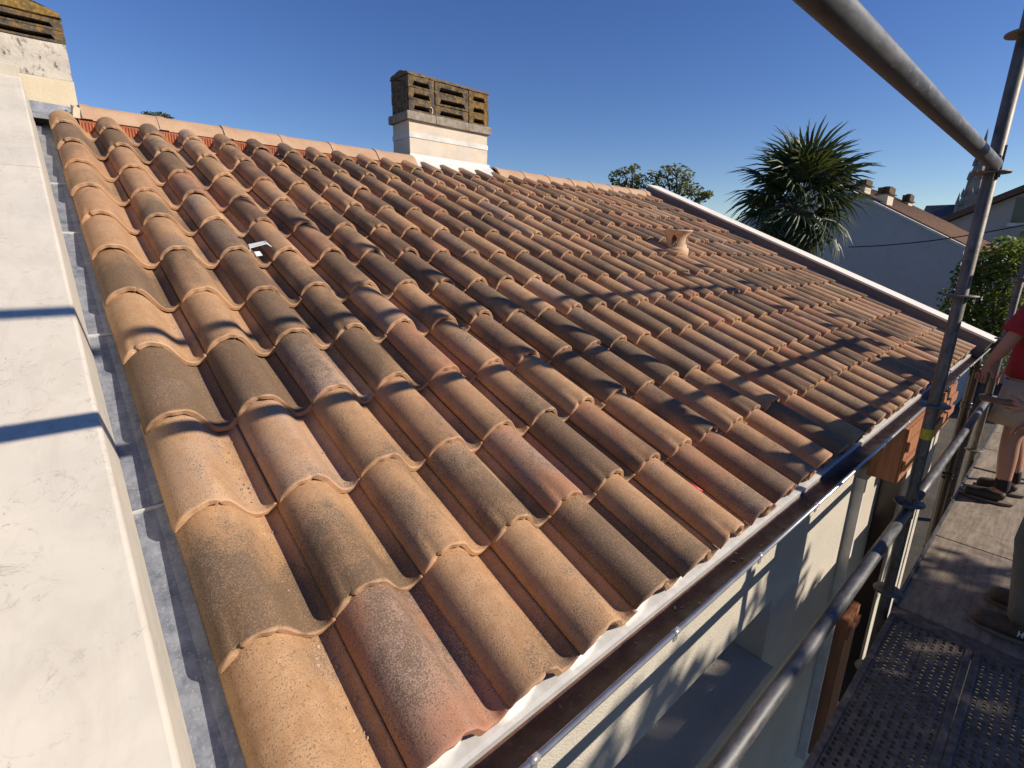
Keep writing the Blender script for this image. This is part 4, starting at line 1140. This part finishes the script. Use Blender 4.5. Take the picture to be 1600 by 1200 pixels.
def tree(name, label, cat, base, clumps, leaf_size, n_per, mat, trunk_r, group=None, seed=1, fork=None):
    r = random.Random(seed)
    root = thing(name, label, cat, base, group)
    tb = MB(); fork = fork or (Vector(base).lerp(clumps[0][0], .45))
    base = Vector(base)
    tb.tube([base, base.lerp(fork, .5) + Vector((.05, .03, 0)), fork], [trunk_r, trunk_r * .8, trunk_r * .62], 9)
    for c, rd in clumps:
        m = fork.lerp(c, .55) + Vector((r.uniform(-.1, .1), r.uniform(-.1, .1), .05)) * rd[0]
        tb.tube([fork, m, c], [trunk_r * .42, trunk_r * .22, trunk_r * .07], 6)
        for _ in range(3):
            e = c + Vector((r.uniform(-.8, .8) * rd[0], r.uniform(-.8, .8) * rd[1], r.uniform(-.6, .8) * rd[2]))
            tb.tube([m.lerp(c, .6), e], [trunk_r * .12, trunk_r * .03], 5)
    part('trunk', tb, M['bark'], root)
    lb = MB()
    for c, rd in clumps:
        vol = rd[0] * rd[1] * rd[2]
        leaves(lb, c, rd, n_per, leaf_size, r)
    o = obj('crown', lb.mesh('crown', mat, recalc=False), root)
    return root
r5 = random.Random(5)
# two airy trees beyond the ridge
D = 30.0
def cl(pts, D, s): return [(dirpt(px, py, D), (rx * s, rx * s, rz * s)) for px, py, rx, rz in pts]
k = D / 777.35
c1 = cl([(962, 276, 13, 8), (975, 268, 12, 7), (988, 264, 12, 7), (998, 277, 10, 6), (968, 288, 13, 6), (985, 284, 14, 8), (995, 292, 12, 7), (978, 295, 14, 7)], D, k)
b = dirpt(985, 310, D); tree('tree', 'small airy tree crown above the ridge, the left one of two', 'tree', (b.x, b.y, -3.4), c1, .11, 75, M['leaf_far'], .22, 'trees beyond the ridge', 11, dirpt(985, 318, D))
c2 = cl([(1022, 274, 14, 8), (1040, 268, 15, 8), (1058, 265, 15, 8), (1070, 272, 14, 8), (1015, 288, 14, 8), (1035, 284, 16, 9), (1055, 284, 16, 9), (1075, 287, 15, 9), (1085, 298, 14, 8), (1098, 308, 12, 7), (1068, 300, 16, 9), (1048, 298, 15, 8), (1090, 314, 13, 7), (1105, 303, 9, 5)], D, k)
b = dirpt(1055, 330, D); tree('tree', 'broader airy tree just left of the white coping', 'tree', (b.x, b.y, -3.4), c2, .11, 75, M['leaf_far'], .28, 'trees beyond the ridge', 12, dirpt(1052, 335, D))
c3 = cl([(230, 178, 6, 3), (240, 180, 7, 3), (251, 180, 7, 3), (262, 183, 6, 3), (245, 186, 10, 4)], 34.0, 34 / 777.35)
b = dirpt(246, 200, 34.0); tree('tree', 'tip of a dark tree peeping over the left ridge tiles', 'tree', (b.x, b.y, -3.4), c3, .09, 45, M['leaf'], .2, None, 13, dirpt(246, 200, 34))

# fan palm
def fan_leaf(seed, nseg=26, dry=False):
    r = random.Random(seed); mb = MB(); L = .70
    mb.tube([(0, 0, 0), (0, .25, .012), (0, .52, 0)], [.011, .008, .006], 5)
    o = Vector((0, .52, 0)); span = 2.5
    for k in range(nseg):
        a = -span + 2 * span * (k + .5) / nseg + r.uniform(-.03, .03)
        ln = L * (.70 + .30 * cos(a * .55)) * r.uniform(.88, 1.06)
        d = Vector((sin(a), cos(a), 0)); n = Vector((cos(a), -sin(a), 0))
        fold = .022 * (1 if k % 2 else -1)
        w0, w1 = .008, .029
        droop = r.uniform(.05, .24) * (1.6 if dry else 1)
        p0 = o + d * .02; p1 = o + d * ln * .45 + Vector((0, 0, .04 - droop * .12)); p2 = o + d * ln * .75 + Vector((0, 0, .02 - droop * .5)); p3 = o + d * ln + Vector((0, 0, -droop * 1.3))
        up = Vector((0, 0, 1))
        vs = []
        for p, w in ((p0, w0), (p1, w1), (p2, w1 * .7), (p3, .002)):
            vs += [p - n * w, p + up * w * .8, p + n * w]
        fs = []
        for j in range(3):
            fs += [(3 * j, 3 * j + 1, 3 * j + 4, 3 * j + 3), (3 * j + 1, 3 * j + 2, 3 * j + 5, 3 * j + 4)]
        mb.add(vs, fs)
    return mb
pc = dirpt(1247, 312, 11.0)
palm = thing('palm_tree', 'dark green fan palm standing behind the right parapet', 'palm', (pc.x, pc.y, -3.4))
tb = MB(); pts = []; rads = []
for k in range(24):
    z = -3.4 + (pc.z + 3.4 - .1) * k / 23; pts.append((pc.x + .03 * sin(k), pc.y + .02 * cos(k * 1.3), z)); rads.append(.13 + .02 * (k % 2) + (.03 if k > 18 else 0))
tb.tube(pts, rads, 12); part('trunk', tb, M['bark'], palm)
FL = [fan_leaf(s).mesh('frond_%d' % s, M['palm'], recalc=False) for s in (1, 2, 3)]
FD = [fan_leaf(s, 22, True).mesh('dry_frond_%d' % s, M['palm_dry'], recalc=False) for s in (4, 5)]
r6 = random.Random(6)
NF = 48
for k in range(NF):
    q = k / (NF - 1)
    el = radians(84 - 158 * q + r6.uniform(-9, 9)); az = k * 2.39996 + r6.uniform(-.25, .25)
    dry = q > .88
    me = r6.choice(FD) if dry else r6.choice(FL)
    o = obj('frond', me, palm)
    rot = Matrix.Rotation(az, 4, 'Z') @ Matrix.Rotation(el, 4, 'X') @ Matrix.Rotation(r6.uniform(-.5, .5), 4, 'Y')
    sc_ = (r6.uniform(.92, 1.12) if el > -.3 else r6.uniform(.8, 1.0)) * .93
    loc = pc + Vector((0, 0, .12 - .45 * q)) + Vector((-sin(az), cos(az), 0)) * .08
    mw = Matrix.Translation(loc) @ rot @ Matrix.Scale(sc_, 4)
    o.matrix_basis = mw
tb = MB()
tb.tube([pc, pc + Vector((.05, .1, .7)), pc + Vector((.02, .02, 1.35))], [.02, .012, .004], 6)
for k in range(26):
    p = pc + Vector((.05, .08, .6)) .lerp(Vector((.02, .02, 1.33)), 0) + Vector((-.02 * k / 26, -.06 * k / 26, .72 * k / 26))
    e = p + Vector((r6.uniform(-.09, .09), r6.uniform(-.09, .09), .05)) * (1.2 - k / 30)
    tb.tube([p, e], [.008, .002], 4)
part('flower_stalk', tb, M['palm'], palm)

# climbing bush beyond the right parapet
D = 10.5; k = D / 777.35
cb = cl([(1500, 470, 22, 30), (1520, 430, 20, 20), (1545, 415, 24, 20), (1575, 395, 24, 18), (1605, 400, 30, 22), (1560, 440, 30, 25), (1600, 450, 34, 30), (1530, 470, 30, 26), (1560, 490, 34, 26), (1600, 505, 34, 30), (1505, 495, 26, 24), (1540, 520, 34, 24), (1640, 440, 40, 50), (1570, 540, 40, 30)], D, k)
b = dirpt(1555, 500, D); tree('bush', 'sunlit leafy green bush behind the near scaffold post', 'bush', (b.x, b.y, -3.4), cb, .042, 420, M['leaf_bush'], .07, None, 21, dirpt(1555, 560, D))

# tree in the garden below the scaffold, whose shade falls on the decks and the foot of the wall
r8 = random.Random(8); cg = []
for _ in range(60):
    x = r8.uniform(.8, 8.8); y = r8.uniform(-6.2, -4.7)
    top = 2.86 if x < 4.4 else (3.17 if x < 6.4 else (2.70 if x < 7.0 else 2.05))
    if x < 3.5: top -= (3.5 - x) * .22
    top += (-5.2 - y) * .70
    cg.append((Vector((x, y, top - .42 - abs(r8.gauss(0, .9)))), (.58, .5, .46)))
for _ in range(18): cg.append((Vector((r8.uniform(6.9, 8.9), r8.uniform(-5.6, -4.9), r8.uniform(-.2, 1.75))), (.55, .45, .45)))
for _ in range(30): cg.append((Vector((r8.uniform(2.6, 7.2), r8.uniform(-5.9, -4.9), r8.uniform(-1.6, 1.3))), (.6, .5, .5)))
tree('tree', 'leafy garden tree in front of the scaffold that shades its decks', 'tree', (3.8, -5.5, -3.4), cg, .085, 400, M['leaf'], .16, None, 22, Vector((3.8, -5.5, -.8)))
